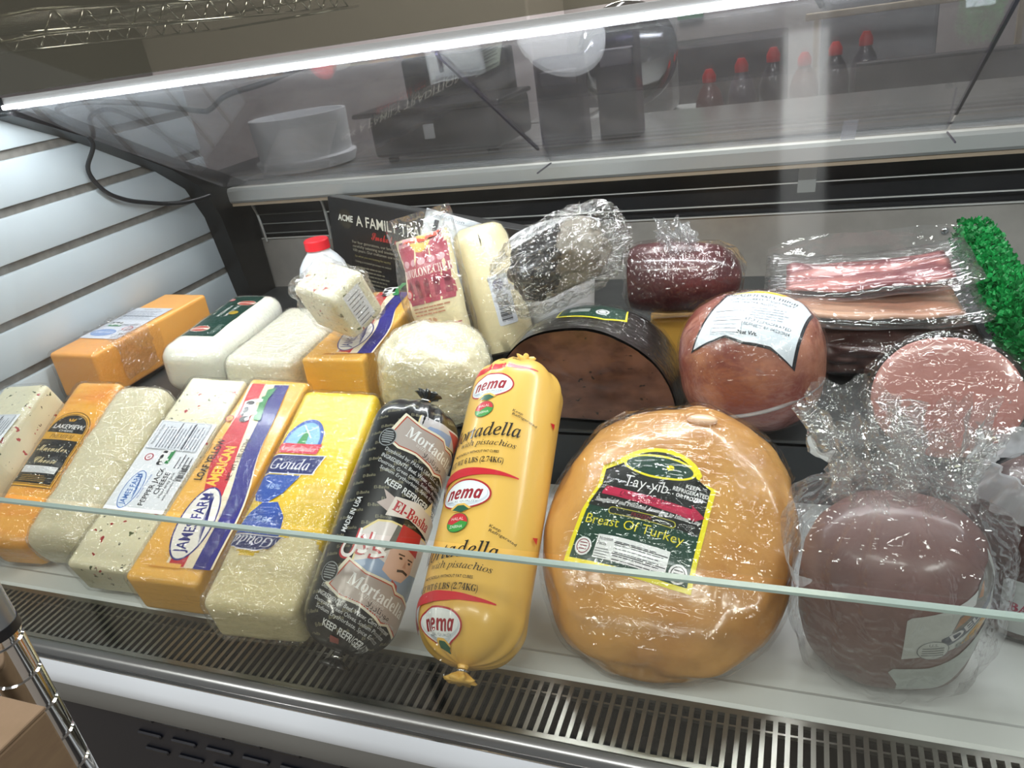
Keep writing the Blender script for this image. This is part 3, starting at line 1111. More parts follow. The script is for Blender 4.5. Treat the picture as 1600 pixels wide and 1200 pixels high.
nema_logo(a, -.023, .88)
_lm = log_map(b, .0545)
a.build('printing', t, lambda u, v: _lm(u - .013, v), step=.005, base=.0003, dl=.00005, label='red bands, oval logos and black lettering')

BASHA = MAT('black_casing', '#15171a', rough=.30, coat=.8, coat_rough=.09, coat_bump=(10, .08))
t, b = log('olive_mortadella', 'black mortadella log with silver banners, beside the yellow one', (-.4375, .508, .858, -6.5, 36, 0), .0505, .205, BASHA, cap=.04, seed=4)
a = Art()
rnd = random.Random(2)
for j in range(27):
    for i in range(7):
        xx = -.085 + i * .031 + (.012 if j % 2 else 0)
        yy = -.03 + j * .0098
        a.text('El-Basha', xx, yy, .0034, '#98947a', w=.016, rot=14, up=False)
def banner(a, x, y, k=1):
    a.at(x, y, -14, k)
    a.poly([(-.044, .020), (-.02, .0165), (.01, .021), (.018, .016), (.03, .018), (.05, .015), (.05, -.022), (.03, -.017), (.02, -.021), (.010, -.018), (-.01, -.016), (-.030, -.019), (-.052, -.014)], '#e9e3cd')
    a.poly([(-.041, .0175), (-.02, .0142), (.01, .0185), (.018, .0135), (.03, .0155), (.05, .0125), (.05, -.0195), (.03, -.0145), (.02, -.0185), (.010, -.0155), (-.01, -.0137), (-.030, -.0165), (-.047, -.0125)], '#b5462e')
    a.poly([(-.0395, .0162), (-.02, .013), (.01, .0172), (.018, .0122), (.03, .0142), (.05, .0112), (.05, -.0182), (.03, -.0132), (.02, -.0172), (.010, -.0142), (-.01, -.0125), (-.030, -.0153), (-.0455, -.0118)], '#b3a7a2')
    a.text('Mortadella', .006, .0035, .0125, '#eef0f2', w=.074, sty='serif')
    a.text('with olives', .0, -.0048, .0045, '#d9d6d4', w=.03, sty='it')
    a.text('ﻼﻳﺩﺎﺗﺭﻮﻣ', .012, -.0095, .006, '#2a2424', w=.030)
    a.at()
def small_print(a, x, y):
    a.at(x, y, -13)
    a.text('Distributed by: PASHA USA LLC, Sacramento', -.05, .012, .0042, '#cfd3d6', w=.094, anchor='l')
    a.text('INGREDIENTS: Beef, Water, Corn Dextrose', -.05, .0045, .0042, '#cfd3d6', w=.092, anchor='l', bold=.01)
    a.text('Dextrose, Green Olives, Sodium Phosphate', -.05, -.002, .0040, '#cfd3d6', w=.092, anchor='l')
    a.text('Sodium Erythorbate, Spice Extracts', -.044, -.008, .0040, '#cfd3d6', w=.084, anchor='l')
    a.text('KEEP REFRIGERATED', -.030, -.0185, .0068, '#d9dcde', w=.076, anchor='l', bold=.02)
    a.at()
def round_seal(a, x, y):
    a.ell(x, y, .0105, .0105, '#9aa0a4', 28)
    a.ell(x, y, .0095, .0095, '#17191d', 28)
    for k in range(6):
        ww = .0075 * math.sqrt(1 - ((k - 2.5) / 3.4) ** 2)
        a.rect(x - ww, y + .0058 - k * .0025, x + ww, y + .0071 - k * .0025, '#9aa0a4', up=(k == 0))
CX = .040
# top repeat
a.rect(CX - .018, .195, CX + .05, .216, '#e7d69a')
a.rect(CX - .0165, .196, CX + .05, .216, '#c8c4c8')
a.poly([(CX - .012, .196), (CX + .03, .196), (CX + .03, .209), (CX - .004, .207)], '#8ea4cc')
a.poly([(CX + .022, .214), (CX + .050, .19), (CX + .050, .214)], '#b4484c')
banner(a, CX + .004, .183)
round_seal(a, CX - .045, .182)
small_print(a, CX + .004, .146)
# portrait block
a.poly([(CX - .036, .036), (CX - .036, .053), (CX - .040, .060), (CX - .038, .078), (CX - .024, .093), (CX - .01, .096), (CX + .05, .09), (CX + .05, .030)], '#e2d08f')
a.poly([(CX - .034, .036), (CX - .034, .053), (CX - .038, .060), (CX - .036, .077), (CX - .023, .091), (CX - .01, .094), (CX + .05, .088), (CX + .05, .030)], '#d8d0cc')
a.poly([(CX - .034, .030), (CX - .034, .046), (CX - .012, .056), (CX + .006, .050), (CX + .05, .052), (CX + .05, .026)], '#8ba3c4')
a.poly([(CX - .004, .046), (CX - .002, .072), (CX + .012, .078), (CX + .030, .073), (CX + .032, .052), (CX + .022, .040), (CX + .008, .040)], '#d9b3a1')
a.poly([(CX - .008, .064), (CX - .003, .094), (CX + .004, .092), (CX + .001, .070)], '#6a6a63')
a.poly([(CX + .000, .071), (CX + .002, .096), (CX + .030, .093), (CX + .033, .069), (CX + .016, .074)], '#b52a2e')
a.ell(CX + .012, .063, .0022, .0012, '#35261f', 10)
a.ell(CX + .025, .061, .0022, .0012, '#35261f', 10, up=False)
a.stroke([(CX + .008, .0665), (CX + .016, .0665)], .0014, '#4a342a', up=False)
a.stroke([(CX + .021, .0645), (CX + .029, .0640)], .0014, '#4a342a', up=False)
a.poly([(CX + .019, .062), (CX + .022, .055), (CX + .017, .0545)], '#c59683')
a.stroke([(CX + .012, .0500), (CX + .019, .0515), (CX + .027, .0495)], .0026, '#3a2a26')
a.poly([(CX + .010, .040), (CX + .018, .036), (CX + .020, .030), (CX + .008, .030)], '#b5423f')
# halal in red-shadowed white
a.text('ﻝﻼﺣ', CX - .029, .0655, .0235, '#b8202c', w=.046, bold=.03, rot=-2)
a.text('ﻝﻼﺣ', CX - .0275, .0670, .0235, '#f3f1f0', w=.046, bold=.012, rot=-2)
# El-Basha ribbon
a.at(CX + .006, .101, -10)
a.poly([(-.038, .002), (-.022, -.002), (-.022, .014), (-.038, .018), (-.031, .010)], '#b9a9a4')
a.poly([(-.024, -.006), (.0, .002), (.046, -.004), (.046, .018), (.0, .022), (-.024, .016)], '#d9d0c8')
a.text('El-Basha', .004, .008, .0115, '#ad2331', w=.050, sty='serif', bold=.01)
a.poly([(.012, .020), (.018, .034), (.026, .020)], '#e9dcae')
a.at()
banner(a, CX - .002, .019)
round_seal(a, CX - .055, .030)
small_print(a, CX - .012, -.006)
a.text('MADE IN USA', CX - .053, .092, .0062, '#d9dcde', w=.040, bold=.02, rot=82)
a.poly([(CX - .036, -.0335), (CX - .022, -.0335), (CX - .023, -.029), (CX - .034, -.0275)], '#8f4b45')
_lb = log_map(b, .0505)
a.build('printing', t, lambda u, v: _lb(u + .008, v), step=.005, base=.0003, dl=.00005, label='silver banners, portrait and lettering')

# ---------------- turkey breast
TURK = MAT('roast_turkey', '#d3a05a', rough=.36, coat=.75, coat_rough=.1, sss=.12, var=('#b27a3c', 12, .42, .72), bump=(10, .25), coat_bump=(30, .35))
t = thing('turkey_breast', 'big golden-brown turkey breast with green and black label edged in yellow', 'turkey breast', matrix=frame_mat(-.128, .646, .8955, -2, 25, 2))
bm = blob(.127, .150, .058, 5, .86, .045, 2.2, 3)
for v in bm.verts:
    c = v.co
    c.x *= 1 - .04 * max(0, c.y / .15)
    c.z += .006 * math.exp(-((c.x - .03) ** 2 + (c.y - .11) ** 2) / .0022) - .010 * math.exp(-((c.x + .02) ** 2 / .006 + (c.y + .085) ** 2 / .0006)) - .006 * math.exp(-((c.x - .08) ** 2 / .0004 + (c.y) ** 2 / .01))
    if c.z < -.035:
        c.z = -.035 + (c.z + .035) * .3
tb = obj('meat', bm, TURK, t, True)
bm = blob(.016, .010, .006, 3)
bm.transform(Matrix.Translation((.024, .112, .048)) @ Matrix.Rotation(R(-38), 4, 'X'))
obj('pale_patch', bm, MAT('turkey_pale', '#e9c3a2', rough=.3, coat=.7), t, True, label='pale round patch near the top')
a = Art()
def tay(k):
    g = .0045 * k
    pts = [(-.062 + g, -.064 + g), (.062 - g, -.064 + g), (.058 - g, .040 - g * .6), (.040 - g, .043 - g)]
    for i in range(0, 13):
        q = R(18 + 144 * i / 12)
        pts.append(((.044 - g) * math.cos(q), .041 - g + (.030) * math.sin(q)))
    pts += [(-.040 + g, .043 - g), (-.056 + g, .040 - g), (-.053 + g, .018), (-.060 + g, -.012)]
    return pts
a.poly(tay(0), '#f0e526')
a.poly(tay(1), '#123f31')
a.poly([(-.0555, -.006), (.0555, -.012), (.0535, .0375), (.038, .0385)] + [(.0395 * math.cos(R(18 + 144 * i / 12)), .0365 + .030 * math.sin(R(18 + 144 * i / 12))) for i in range(13)] + [(-.0375, .0385), (-.0515, .0358), (-.0490, .018)], '#1a1f1e')
a.ell(0, .049, .0365, .0135, '#f0e526')
a.ell(0, .049, .0338, .0112, '#123f31')
a.ell(.011, .050, .0036, .0031, '#f0e526', 20)
a.stroke([(.011, .0498), (.0146, .0492)], .0008, '#123f31')
a.text('Tay-yib', -.006, .0270, .0125, '#eef0ee', w=.044, bold=-.008)
a.poly([(-.045, .012), (.044, .0095), (.041, .017), (.056, .007), (.048, .0015), (.030, .0035), (-.046, .0085 - .001)], '#b11f45')
a.poly([(-.043, .0165), (.046, .0125), (.042, .0065), (-.046, .0095)], '#c3244e')
a.text('Quality Halal Meats', 0, .0118, .0048, '#3a0f1c', w=.055, sty='it')
a.text('Slaughtered and Processed According to Islamic Law', .002, .0012, .0044, '#eef0ee', w=.104, sty='it', bold=.01)
a.rrect(-.033, -.012, .033, -.0045, .0036, '#c4bd3a')
a.rrect(-.0322, -.0113, .0322, -.0052, .0032, '#15201c')
a.text('FROZEN', 0, -.0082, .0038, '#8c1f2d', w=.019)
a.text('Breast Of Turkey', -.004, -.0200, .0098, '#efe327', w=.096, bold=-.008)
a.text('KEEP', .037, .0345, .0042, '#eef0ee', w=.012, bold=.02)
a.text('REFRIGERATED', .037, .0288, .0042, '#eef0ee', w=.034, bold=.02)
a.text('OR FROZEN', .037, .0230, .0042, '#eef0ee', w=.025, bold=.02)
a.rect(-.034, -.056, .036, -.034, '#eceeee')
a.text('Nutrition', -.025, -.0375, .0034, '#17171a', w=.014, bold=.01)
a.text('Facts', -.028, -.0422, .0034, '#17171a', w=.009, bold=.01)
a.lines(-.015, -.055, .034, -.036, 6, '#55585c', .32, 2)
a.lines(-.033, -.055, -.017, -.0455, 4, '#55585c', .32, 3)
a.rect(-.016, -.0405, .035, -.0395, '#17171a')
a.rect(-.016, -.0500, .035, -.0492, '#17171a', up=False)
for cx, col in ((-.046, '#8d4450'), (.047, '#4a4f4d')):
    a.ell(cx, -.048 if cx < 0 else -.051, .0085, .0085, '#eceeee', 26)
    a.ell(cx, -.048 if cx < 0 else -.051, .0068, .0068, col, 26)
    a.ell(cx, -.048 if cx < 0 else -.051, .0058, .0058, '#eceeee', 26)
    for k in range(3):
        a.rect(cx - .004, -.0455 - k * .0028 - (.003 if cx > 0 else 0), cx + .004, -.0445 - k * .0028 - (.003 if cx > 0 else 0), col, up=(k == 0))
_tm = planar_map(tb, (-.026, -.004, .056), (1, -.14, 0), (.14, 1, 0))
a.build('label', t, lambda u, v: _tm(u * 1.04 + .010, v * 1.04 - .002), step=.006, base=.0008, dl=.00005, label='green and black label with yellow border')
obj('plastic_wrap', shell(tb, .0042, .0020, 40, 21), FILM('tight_wrap', haze=.0, crease=.04, scale=48, strength=.5, gloss=.055, fres=.2, dist=.008), t, False)
bm = shell(tb, .004, .010, 26, 5, keep=lambda c: c.y > .10 and c.x < -.055 and c.z > -.03)
obj('wrap_corner', bm, WRAP_BRIGHT, t, True)

# ---------------- right front: ham in a knotted bag
HAM = MAT('wrapped_ham', '#805f5c', rough=.45, coat=.4, coat_rough=.15, sss=.08, var=('#6a4d4b', 14, .35, .7), coat_bump=(30, .2))
t = thing('bagged_ham', 'big pinkish-brown ham in a clear bag with its top bunched up', 'ham', matrix=frame_mat(.079, .616, .8075, 0, 10, 0))
prof = [(0, .030), (.002, .052), (.008, .064), (.020, .0725), (.045, .076), (.09, .077), (.13, .074), (.150, .068), (.163, .058), (.170, .042), (.173, .02), (.1735, .002)]
hb = obj('meat', lathe(prof, 64, 'Z', lambda a, i, h, q: .004 * noise.noise(Vector((math.sin(a) * 1.6, math.cos(a) * 1.6, h * 9))) if 0 < i < 10 else 0, 1.0, .80), HAM, t, True, angle=50)
a = Art()
a.poly([(-.036, -.036), (.062, -.010), (.066, .050), (.040, .040), (.0, .026), (-.032, .020), (-.036, .016)], '#c9cfcd')
a.poly([(.004, -.003), (.010, .016), (.024, .023), (.030, .040), (.046, .047), (.058, .046), (.058, .018), (.03, .004)], '#6b6660')
a.poly([(.006, .001), (.011, .014), (.024, .020), (.024, .012)], '#a8703c')
a.poly([(.028, .028), (.034, .038), (.038, .040), (.034, .026)], '#a8703c', up=False)
a.poly([(-.004, -.008), (.050, .020), (.050, .006), (-.004, -.021)], '#4a5263')
a.text('DELI', .020, -.001, .0085, '#dcdde0', w=.036, rot=27, bold=.02)
a.poly([(.014, -.021), (.024, -.010), (.046, .002), (.044, -.012), (.030, -.020)], '#d6a13c')
a.ell(-.010, -.022, .014, .0125, '#70787a', 28)
a.ell(-.010, -.022, .0132, .0117, '#c9cfcd', 28)
a.text('U.S.', -.010, -.0145, .0036, '#70787a', w=.008)
for k in range(4):
    a.rect(-.0195, -.0195 - k * .0032, -.0005, -.0182 - k * .0032, '#70787a', up=(k == 0))
a.text('BEEF', .022, -.018, .0062, '#8a9092', w=.024, rot=15)
um = up_map(hb, .072)
def shifted(f, du, dv):
    return lambda u, v: f(u + du, v + dv)
a.build('label', t, shifted(um, .042, .104), step=.008, base=.0007, label='pale label with gold and blue logo')
a = Art()
a.poly([(-.046, -.020), (-.036, -.038), (-.036, -.050), (.004, -.044), (.036, -.026), (.058, .004), (.064, .022), (.030, .006), (-.010, -.010), (-.042, -.014)], '#b9c3c1')
a.build('blank_label', t, shifted(um, .042, .066), step=.008, base=.0006, label='blank whitish label')
def bag_disp(a, i, h, q):
    s = .0045 + .009 * max(0, min(1, (h - .13) / .06))
    return s * noise.fractal(Vector((math.sin(a) * 4.2, math.cos(a) * 4.2, h * 13)), 1, 2, 4) + s * .5 * math.sin(13 * a + 5 * math.sin(2 * a))
prof = [(.004, .070), (.02, .079), (.05, .083), (.10, .084), (.14, .083), (.165, .078), (.180, .070), (.192, .057), (.202, .044), (.210, .038)]
def denser(prof, k):
    return [(p.x, p.y) for p in spline([(h, q, 0) for h, q in prof], k)]
bm = lathe(denser(prof, 4), 120, 'Z', bag_disp, 1.06, .86, cap=False)
for v in bm.verts:
    k = max(0, min(1, (v.co.z - .10) / .08))
    v.co.x -= .012 * k * (1 if v.co.x < 0 else .4)
obj('bag', bm, BAG, t, False, label='clear bag')
# bunched mouth of the bag, two tufts
def tuft(cx, cy, cz, r0, r1, hh, lean, sd, seg=90):
    pr = [(hh * i / 13, r0 + (r1 - r0) * (i / 13) ** 1.3) for i in range(14)]
    bm = lathe(pr, seg, 'Z', lambda a, i, h, q: q * (.30 * math.sin(9 * a + sd + 1.5 * math.sin(3 * a + i * .4)) + .40 * noise.fractal(Vector((math.sin(a) * 3, math.cos(a) * 3, i * .42 + sd)), 1, 2, 3)), 1, .7, cap=False)
    for v in bm.verts:
        k = v.co.z / hh
        v.co.x += lean[0] * k * k
        v.co.y += lean[1] * k * k
        v.co.z += .016 * k * noise.noise(v.co * 40 + Vector((sd, 0, 0)))
    bm.transform(Matrix.Translation((cx, cy, cz)))
    return bm
obj('bag_mouth', tuft(-.026, .0, .198, .022, .036, .074, (-.016, .03), 1), BAG_BUNCH, t, False, label='bunched bag top')
obj('bag_mouth', tuft(.022, .004, .196, .020, .032, .062, (.010, .03), 4), BAG_BUNCH, t, False, label='bunched bag top')

# ---------------- right edge: dark roast beef
ROAST = MAT('dark_roast', '#583c39', rough=.5, coat=.3, coat_rough=.2, var=('#3f2b2a', 26, .4, .65), bump=(40, .3))
t = thing('roast_beef', 'dark brown roast beef cut off by the right edge, white crimped film on top', 'roast beef', matrix=frame_mat(.222, .694, .8015, 0, 4, 0))
prof = [(0, .03), (.002, .05), (.01, .064), (.03, .072), (.08, .074), (.13, .072), (.155, .064), (.168, .050), (.174, .028), (.176, .003)]
rb = obj('meat', lathe(prof, 56, 'Z', lambda a, i, h, q: .004 * noise.noise(Vector((math.sin(a) * 2, math.cos(a) * 2, h * 14 + 4))) if 0 < i < 9 else 0, .98, .8), ROAST, t, True, angle=50)
a = Art()
a.rrect(-.026, -.034, .03, .034, .005, '#c5cac9')
a.ell(.006, .020, .012, .008, '#6f6f9a', 24)
a.ell(.006, .020, .0105, .0066, '#c5cac9', 24)
for k in range(4):
    a.rect(-.002, .0235 - k * .0026, .014, .0247 - k * .0026, '#6f6f9a', up=(k == 0))
a.text('BA', -.010, .002, .0105, '#9c2440', w=.018, sty='serif', bold=.02)
a.rect(.001, -.003, .006, .007, '#9c2440')
a.build('label', t, shifted(up_map(rb, .07), -.030, .054), step=.008, base=.0008, label='white label with red letters')
bm = lathe([(.150, .074), (.160, .072), (.170, .066), (.178, .061), (.184, .063), (.187, .068)], 110, 'Z', lambda a, i, h, q: .004 * math.sin(17 * a + i) + .004 * noise.noise(Vector((math.sin(a) * 4, math.cos(a) * 4, i))), .98, .8, cap=False)
obj('crimped_film', bm, FILM('crimped_white_film', haze=.45, crease=.4, scale=40, gloss=.15), t, True, label='white crimped film edge')
obj('plastic_wrap', shell(rb, .002, .002, 30, 8), WRAP, t, True)

# ================================================================== upper deck, left to right
# cheddar
t, b = cheese('cheddar_block', 'orange cheddar block with crumpled film and pale label, against the slatted wall', 'cheese',
              (-1.176, .866, .8965, .5, 0, 1.5), loaf(.102, .293, .085, .006, seed=31, amp=.0004), CHED)
a = Art()
a.rect(-.047, .066, .040, .212, '#dfe1ea')
a.rect(-.046, .150, .039, .211, '#cfd4de')
a.text('Nutrition Facts', -.004, .205, .0045, '#3a3d4a', w=.04)
a.lines(-.042, .156, .034, .200, 8, '#7c8190', .35, 2)
a.rect(-.044, .170, .036, .1715, '#30323a')
a.ell(-.016, .092, .027, .016, '#8da6d6')
a.text('JAMES FARM', -.016, .093, .007, '#eef1f8', w=.044)
a.ell(.022, .112, .011, .0095, '#c8343f')
a.ell(.022, .112, .0085, .0072, '#e6dfe2')
a.text('CHEDDAR', .012, .128, .0052, '#3a3d4a', w=.04)
cow(a, -.02, .132, .028)
a.build('label', t, flat_map((0, 0, .0856), (1, 0, 0), (0, 1, 0)), dl=.00006, label='pale blue-white label')
obj('plastic_wrap', shell(b, .0035, .0035, 34, 31, keep=lambda c: c.y < .15 or c.z < .02), WRAP, t, True)
CRO = FILM('crumple_orange', haze=.05, crease=.5, scale=60, strength=1, gloss=.14)
for kp in (lambda c: .045 < c.y < .125 and c.x > .03 and c.z > .012, lambda c: .09 < c.y < .20 and c.x < -.035 and c.z > .05):
    obj('crumpled_film', shell(b, .002, .012, 46, 12, keep=kp), CRO, t, False, label='crumpled film band')
# mozzarella
t, b = cheese('mozzarella_loaf', 'plump white mozzarella loaf with long dark green label', 'cheese',
              (-.957, .890, .8965, 9, 0, 4), loaf(.108, .268, .086, .028, seg=6, step=.007, seed=33, amp=.001, bulge=.003), MOZZ)
a = Art()
a.rect(-.046, .052, .030, .258, '#173f35')
a.text('WHOLE MILK', .004, .165, .0062, '#e6ebe6', w=.052, rot=90, bold=.01)
a.text('MOZZARELLA', -.010, .165, .0062, '#e6ebe6', w=.054, rot=90, bold=.01)
for cx, cy in ((-.012, .082), (.012, .205)):
    a.ell(cx, cy, .018, .012, '#e8d9c8', 28)
    a.ell(cx, cy, .0165, .0105, '#b8392e', 28)
    a.rect(cx - .016, cy - .003, cx + .016, cy + .003, '#efe6da')
    a.lines(cx - .013, cy - .002, cx + .013, cy + .003, 1, '#b8392e', .5, 3)
a.ell(.012, .155, .009, .0085, '#b59a35', 24)
a.ell(-.026, .222, .006, .006, '#d98a88', 18)
a.lines(.016, .062, .026, .10, 10, '#9fb5ab', .3, 4)
a.build('label', t, planar_map(b, (-.002, 0, .086), (1, 0, 0), (0, 1, 0)), step=.010, label='dark green label')
obj('plastic_wrap', shell(b, .0016, .0014, 22, 33), WRAP, t, True)
# flat white cheese
t, b = cheese('white_cheese_slab', 'plain white cheese slab in wrinkled film, right of the mozzarella', 'cheese',
              (-.803, .872, .8965, 8.5, -1.0, 6), loaf(.122, .24, .078, .018, seg=5, step=.007, seed=35, amp=.0015, freq=24, stretch=(2, .7, 1)), MAT('white_slab', '#efebd6', rough=.42, coat=.7, coat_rough=.1, sss=.18, coat_bump=(40, .5), stretch=(2, 1, 1)))
obj('plastic_wrap', shell(b, .0014, .0022, 45, 35), WRAP_BRIGHT, t, False)
# small wrapped piece on top
t, b = cheese('pepper_jack_piece', 'small pepper jack piece in loose film, sitting on top of the back row', 'cheese',
              (-.664, .915, 1.0, -24, 24, 8), loaf(.094, .07, .086, .012, step=.008, seed=37, amp=.001), PJ)
a = Art()
a.rect(-.016, -.034, .016, .030, '#e7e8ec')
a.lines(-.013, -.030, .013, .026, 8, '#5a5d66', .25, 3)
a.build('label', t, planar_map(b, (.044, .036, .045), (0, 1, 0), (0, 0, 1)), step=.01, label='crumpled white nutrition label')
bm = shell(b, .004, .012, 26, 37, flat=True)
obj('plastic_wrap', bm, WRAP_BRIGHT, t, False, label='loose glossy film')
# wrapped half ball
t = thing('white_cheese_half', 'lumpy half of white cheese tightly wrapped in shiny film, behind the black mortadella', 'cheese', matrix=frame_mat(-.484, .868, .962, 18, 14, 8))
bm = blob(.076, .072, .064, 6, .72, .10, 1.8, 6)
for v in bm.verts:
    if v.co.y < -.045:
        v.co.y = -.045 + (v.co.y + .045) * .55
b = obj('block', bm, CREAM, t, True)
obj('plastic_wrap', shell(b, .0012, .0048, 60, 40), WRAP_BRIGHT, t, False)

# milk jug
t = thing('milk_jug', 'translucent plastic milk jug with red cap, in front of the black box', 'jug', (-.845, 1.175, .8875))
prof = [(0, .040), (.003, .046), (.10, .048), (.125, .047), (.140, .042), (.155, .032), (.166, .022), (.170, .0195), (.180, .0195)]
JUG = MAT('milky_plastic', '#dfe3ea', rough=.35, sss=.2)
obj('bottle', lathe(prof, 40, 'Z', lambda a, i, h, q: .004 * math.cos(4 * a) if i < 4 else 0), JUG, t, True, angle=50)
obj('cap', lathe([(.172, .0215), (.172, .0232), (.188, .0228), (.190, .021), (.190, .002)], 40, 'Z', lambda a, i, h, q: .0005 * math.sin(20 * a) if i in (1, 2) else 0), MAT('red_cap', '#d8202e', rough=.35), t, True, angle=40, label='red screw cap')

# black carton
t = thing('black_carton', 'black printed carton tilted against the louver behind the cheeses', 'carton', matrix=frame_mat(-.940, 1.345, .9415, -16, -4, 6))
bm = bmesh.new()
add_box(bm, 0, .50, 0, .03, 0, .176, .002, 2)
b = obj('box', bm, MAT('black_card', '#111013', rough=.4, coat=.2), t)
a = Art()
a.ell(.048, .182, .020, .020, '#2c2616', 28)
a.text('ACME', .048, .184, .0125, '#d9d9cf', w=.044, bold=.03, shear=.15)
a.text('A FAMILY TRADITION', .078, .183, .0210, '#dcd8c8', w=.262, anchor='l', bold=.01)
a.text('Smoked with care', .118, .158, .017, '#c8302c', w=.13, anchor='l', sty='script')
a.text('For four generations, our family has been', .062, .138, .0058, '#9b9684', w=.15, anchor='l')
a.text('carefully selecting and smoking fish for', .062, .1295, .0058, '#9b9684', w=.15, anchor='l')
a.text('100 years. Our craftsmen use traditional', .062, .121, .0058, '#9b9684', w=.15, anchor='l')
a.text('So when you are looking for quality', .066, .109, .0045, '#8a8256', w=.10, anchor='l')
a.text('Using a trusted process to select', .066, .098, .0045, '#9b9684', w=.10, anchor='l')
a.lines(.066, .052, .160, .092, 5, '#6f6b5c', .4, 9)
a.rect(.372, .10, .425, .205, '#cfd8c9')
a.text('Nutrition Facts', .398, .196, .0060, '#1d1d1d', w=.046, bold=.02)
a.lines(.376, .105, .421, .186, 9, '#3c3f3a', .4, 4)
a.build('printing', t, planar_map(b, (0, 0, -.046), (1, 0, 0), (0, 0, 1)), base=.0004)

# crushed printed bag
def pouch(w, h, th, sd=0, n=18, puff=1.0):
    bm = bmesh.new()
    top, bot = {}, {}
    for i in range(n + 1):
        for j in range(n + 1):
            u, v = i / n, j / n
            e = (math.sin(PI * u) * math.sin(PI * v)) ** .5
            d = .3 * th * noise.fractal(Vector((u * 3 + sd, v * 3, sd)), 1, 2, 3)
            x, z = (u - .5) * w, v * h
            top[i, j] = bm.verts.new((x, -th / 2 * e * puff + d, z))
            bot[i, j] = top[i, j] if (i in (0, n) or j in (0, n)) else bm.verts.new((x, th / 2 * e * puff + d, z))
    for i in range(n):
        for j in range(n):
            for g, o in ((top, 1), (bot, -1)):
                q = [g[i, j], g[i + 1, j], g[i + 1, j + 1], g[i, j + 1]]
                bm.faces.new(q if o > 0 else q[::-1])
    bm.normal_update()
    return bm
t = thing('printed_cheese_bag', 'crushed white and blue printed bag behind the provolone sleeve', 'bag', matrix=frame_mat(-.642, 1.160, .915, 14, -12, 22))
b = obj('pouch', pouch(.10, .20, .022, 3), MAT('white_bag_film', '#d5d8dc', rough=.3, coat=.6, coat_rough=.1, bump=(24, .4)), t, True)
a = Art()
a.poly([(-.044, .100), (-.036, .100), (-.022, .150), (-.022, .185), (-.030, .185), (-.030, .152)], '#22263a')
a.rect(-.04, .188, .04, .198, '#aeb3ba')
a.text('Nutrition', -.004, .193, .005, '#50545c', w=.05)
a.stroke([(-.042, .052), (-.012, .070), (.020, .110), (.048, .120)], .016, '#3f67b8')
a.barcode(-.040, .060, -.016, .088)
a.text('JAMES FARM', .006, .090, .009, '#3f67b8', w=.05, rot=40)
a.text('VITA', .012, .064, .013, '#3a3d44', w=.036, rot=25)
a.poly([(.0, .030), (.045, .05), (.045, .075), (.004, .048)], '#e8c81f')
a.build('printing', t, planar_map(b, (0, -.02, 0), (1, 0, 0), (0, 0, 1)), step=.005, base=.0008, dl=.00005)

# provolone log and the printed sleeve in front of it
t = thing('provolone_log', 'upright pale provolone log with barcode label, leaning back beside the red sleeve', 'cheese', matrix=frame_mat(-.458, 1.085, .9005, 0, -12, -12))
b = obj('log', lathe([(0, .035), (.004, .043), (.03, .0465), (.12, .0465), (.185, .045), (.200, .040), (.207, .030), (.209, .003)], 48, 'Z', lambda a, i, h, q: .0015 * noise.noise(Vector((math.sin(a) * 2, math.cos(a) * 2, h * 20)))), PROV, t, True, angle=55)
a = Art()
a.rrect(-.016, -.040, .016, .040, .003, '#e3e6ee')
a.ell(-.002, .026, .0085, .0085, '#3f4aa0', 24)
a.ell(-.002, .026, .0060, .0060, '#5d68b8', 24)
a.at(0, 0, 90)
a.barcode(-.034, -.008, .008, .010)
a.at()
a.build('label', t, shifted(up_map(b, .046), .030, .085), step=.008, base=.0006, label='white barcode label')
a = Art()
a.stroke([(0, -.010), (.001, 0), (.0, .010)], [.0008, .0025, .0008], '#4a4536')
a.build('mould_mark', t, shifted(up_map(b, .046), .018, .185), base=.0005)
obj('plastic_wrap', shell(b, .0015, .0012, 24, 41), WRAP, t, True)

t = thing('provolone_sleeve', 'clear vacuum sleeve of provolone printed in dark red', 'cheese packet', matrix=frame_mat(-.530, 1.014, .9015, -6, -14, -13))
b = obj('cheese', pouch(.100, .215, .042, 8, puff=1.0), PROV, t, True)
bm = pouch(.128, .250, .048, 8)
obj('sleeve', bm, SLEEVE, t, True, label='clear vacuum sleeve')
a = Art()
RD = '#b0465a'
a.rect(-.040, .090, .040, .172, RD)
a.poly([(-.040, .172), (.040, .172), (.036, .200), (-.034, .196)], '#c98f96')
a.text('PROVOLONE CHEESE', .004, .134, .0115, '#f3e6dc', w=.100, sty='serif')
for k in range(5):
    a.rect(-.034 + k * .0155, .098, -.025 + k * .0155, .118, '#8d2f45', up=(k == 0))
    a.ell(-.0295 + k * .0155, .118, .0045, .006, '#8d2f45', 14, up=False)
for k in range(5):
    a.ell(-.030 + k * .015, .148, .006, .005, '#d9aab0', 14, up=(k == 0))
a.ell(.0, .180, .018, .020, '#efc569', 28)
a.poly([(-.028, .176), (.030, .180), (.026, .188), (.032, .194), (-.026, .190), (-.022, .183)], '#e2512e')
a.text('SLICING PROVOLONE', .0, .185, .004, '#f6d9c8', w=.040)
a.lines(-.036, .074, .036, .088, 3, '#c98a6a', .4, 3)
a.text('8 lb', -.002, .066, .006, '#c8694a', w=.016)
a.rect(-.038, .014, .040, .056, '#ecd9c8')
a.lines(-.035, .017, .037, .054, 9, RD, .35, 6)
a.rect(-.038, .055, .040, .0565, RD)
a.rect(-.038, .014, .040, .0155, RD, up=False)
a.ell(-.036, .106, .007, .007, '#c8343f', 18)
a.ell(-.036, .106, .005, .005, '#e0b0b0', 18)
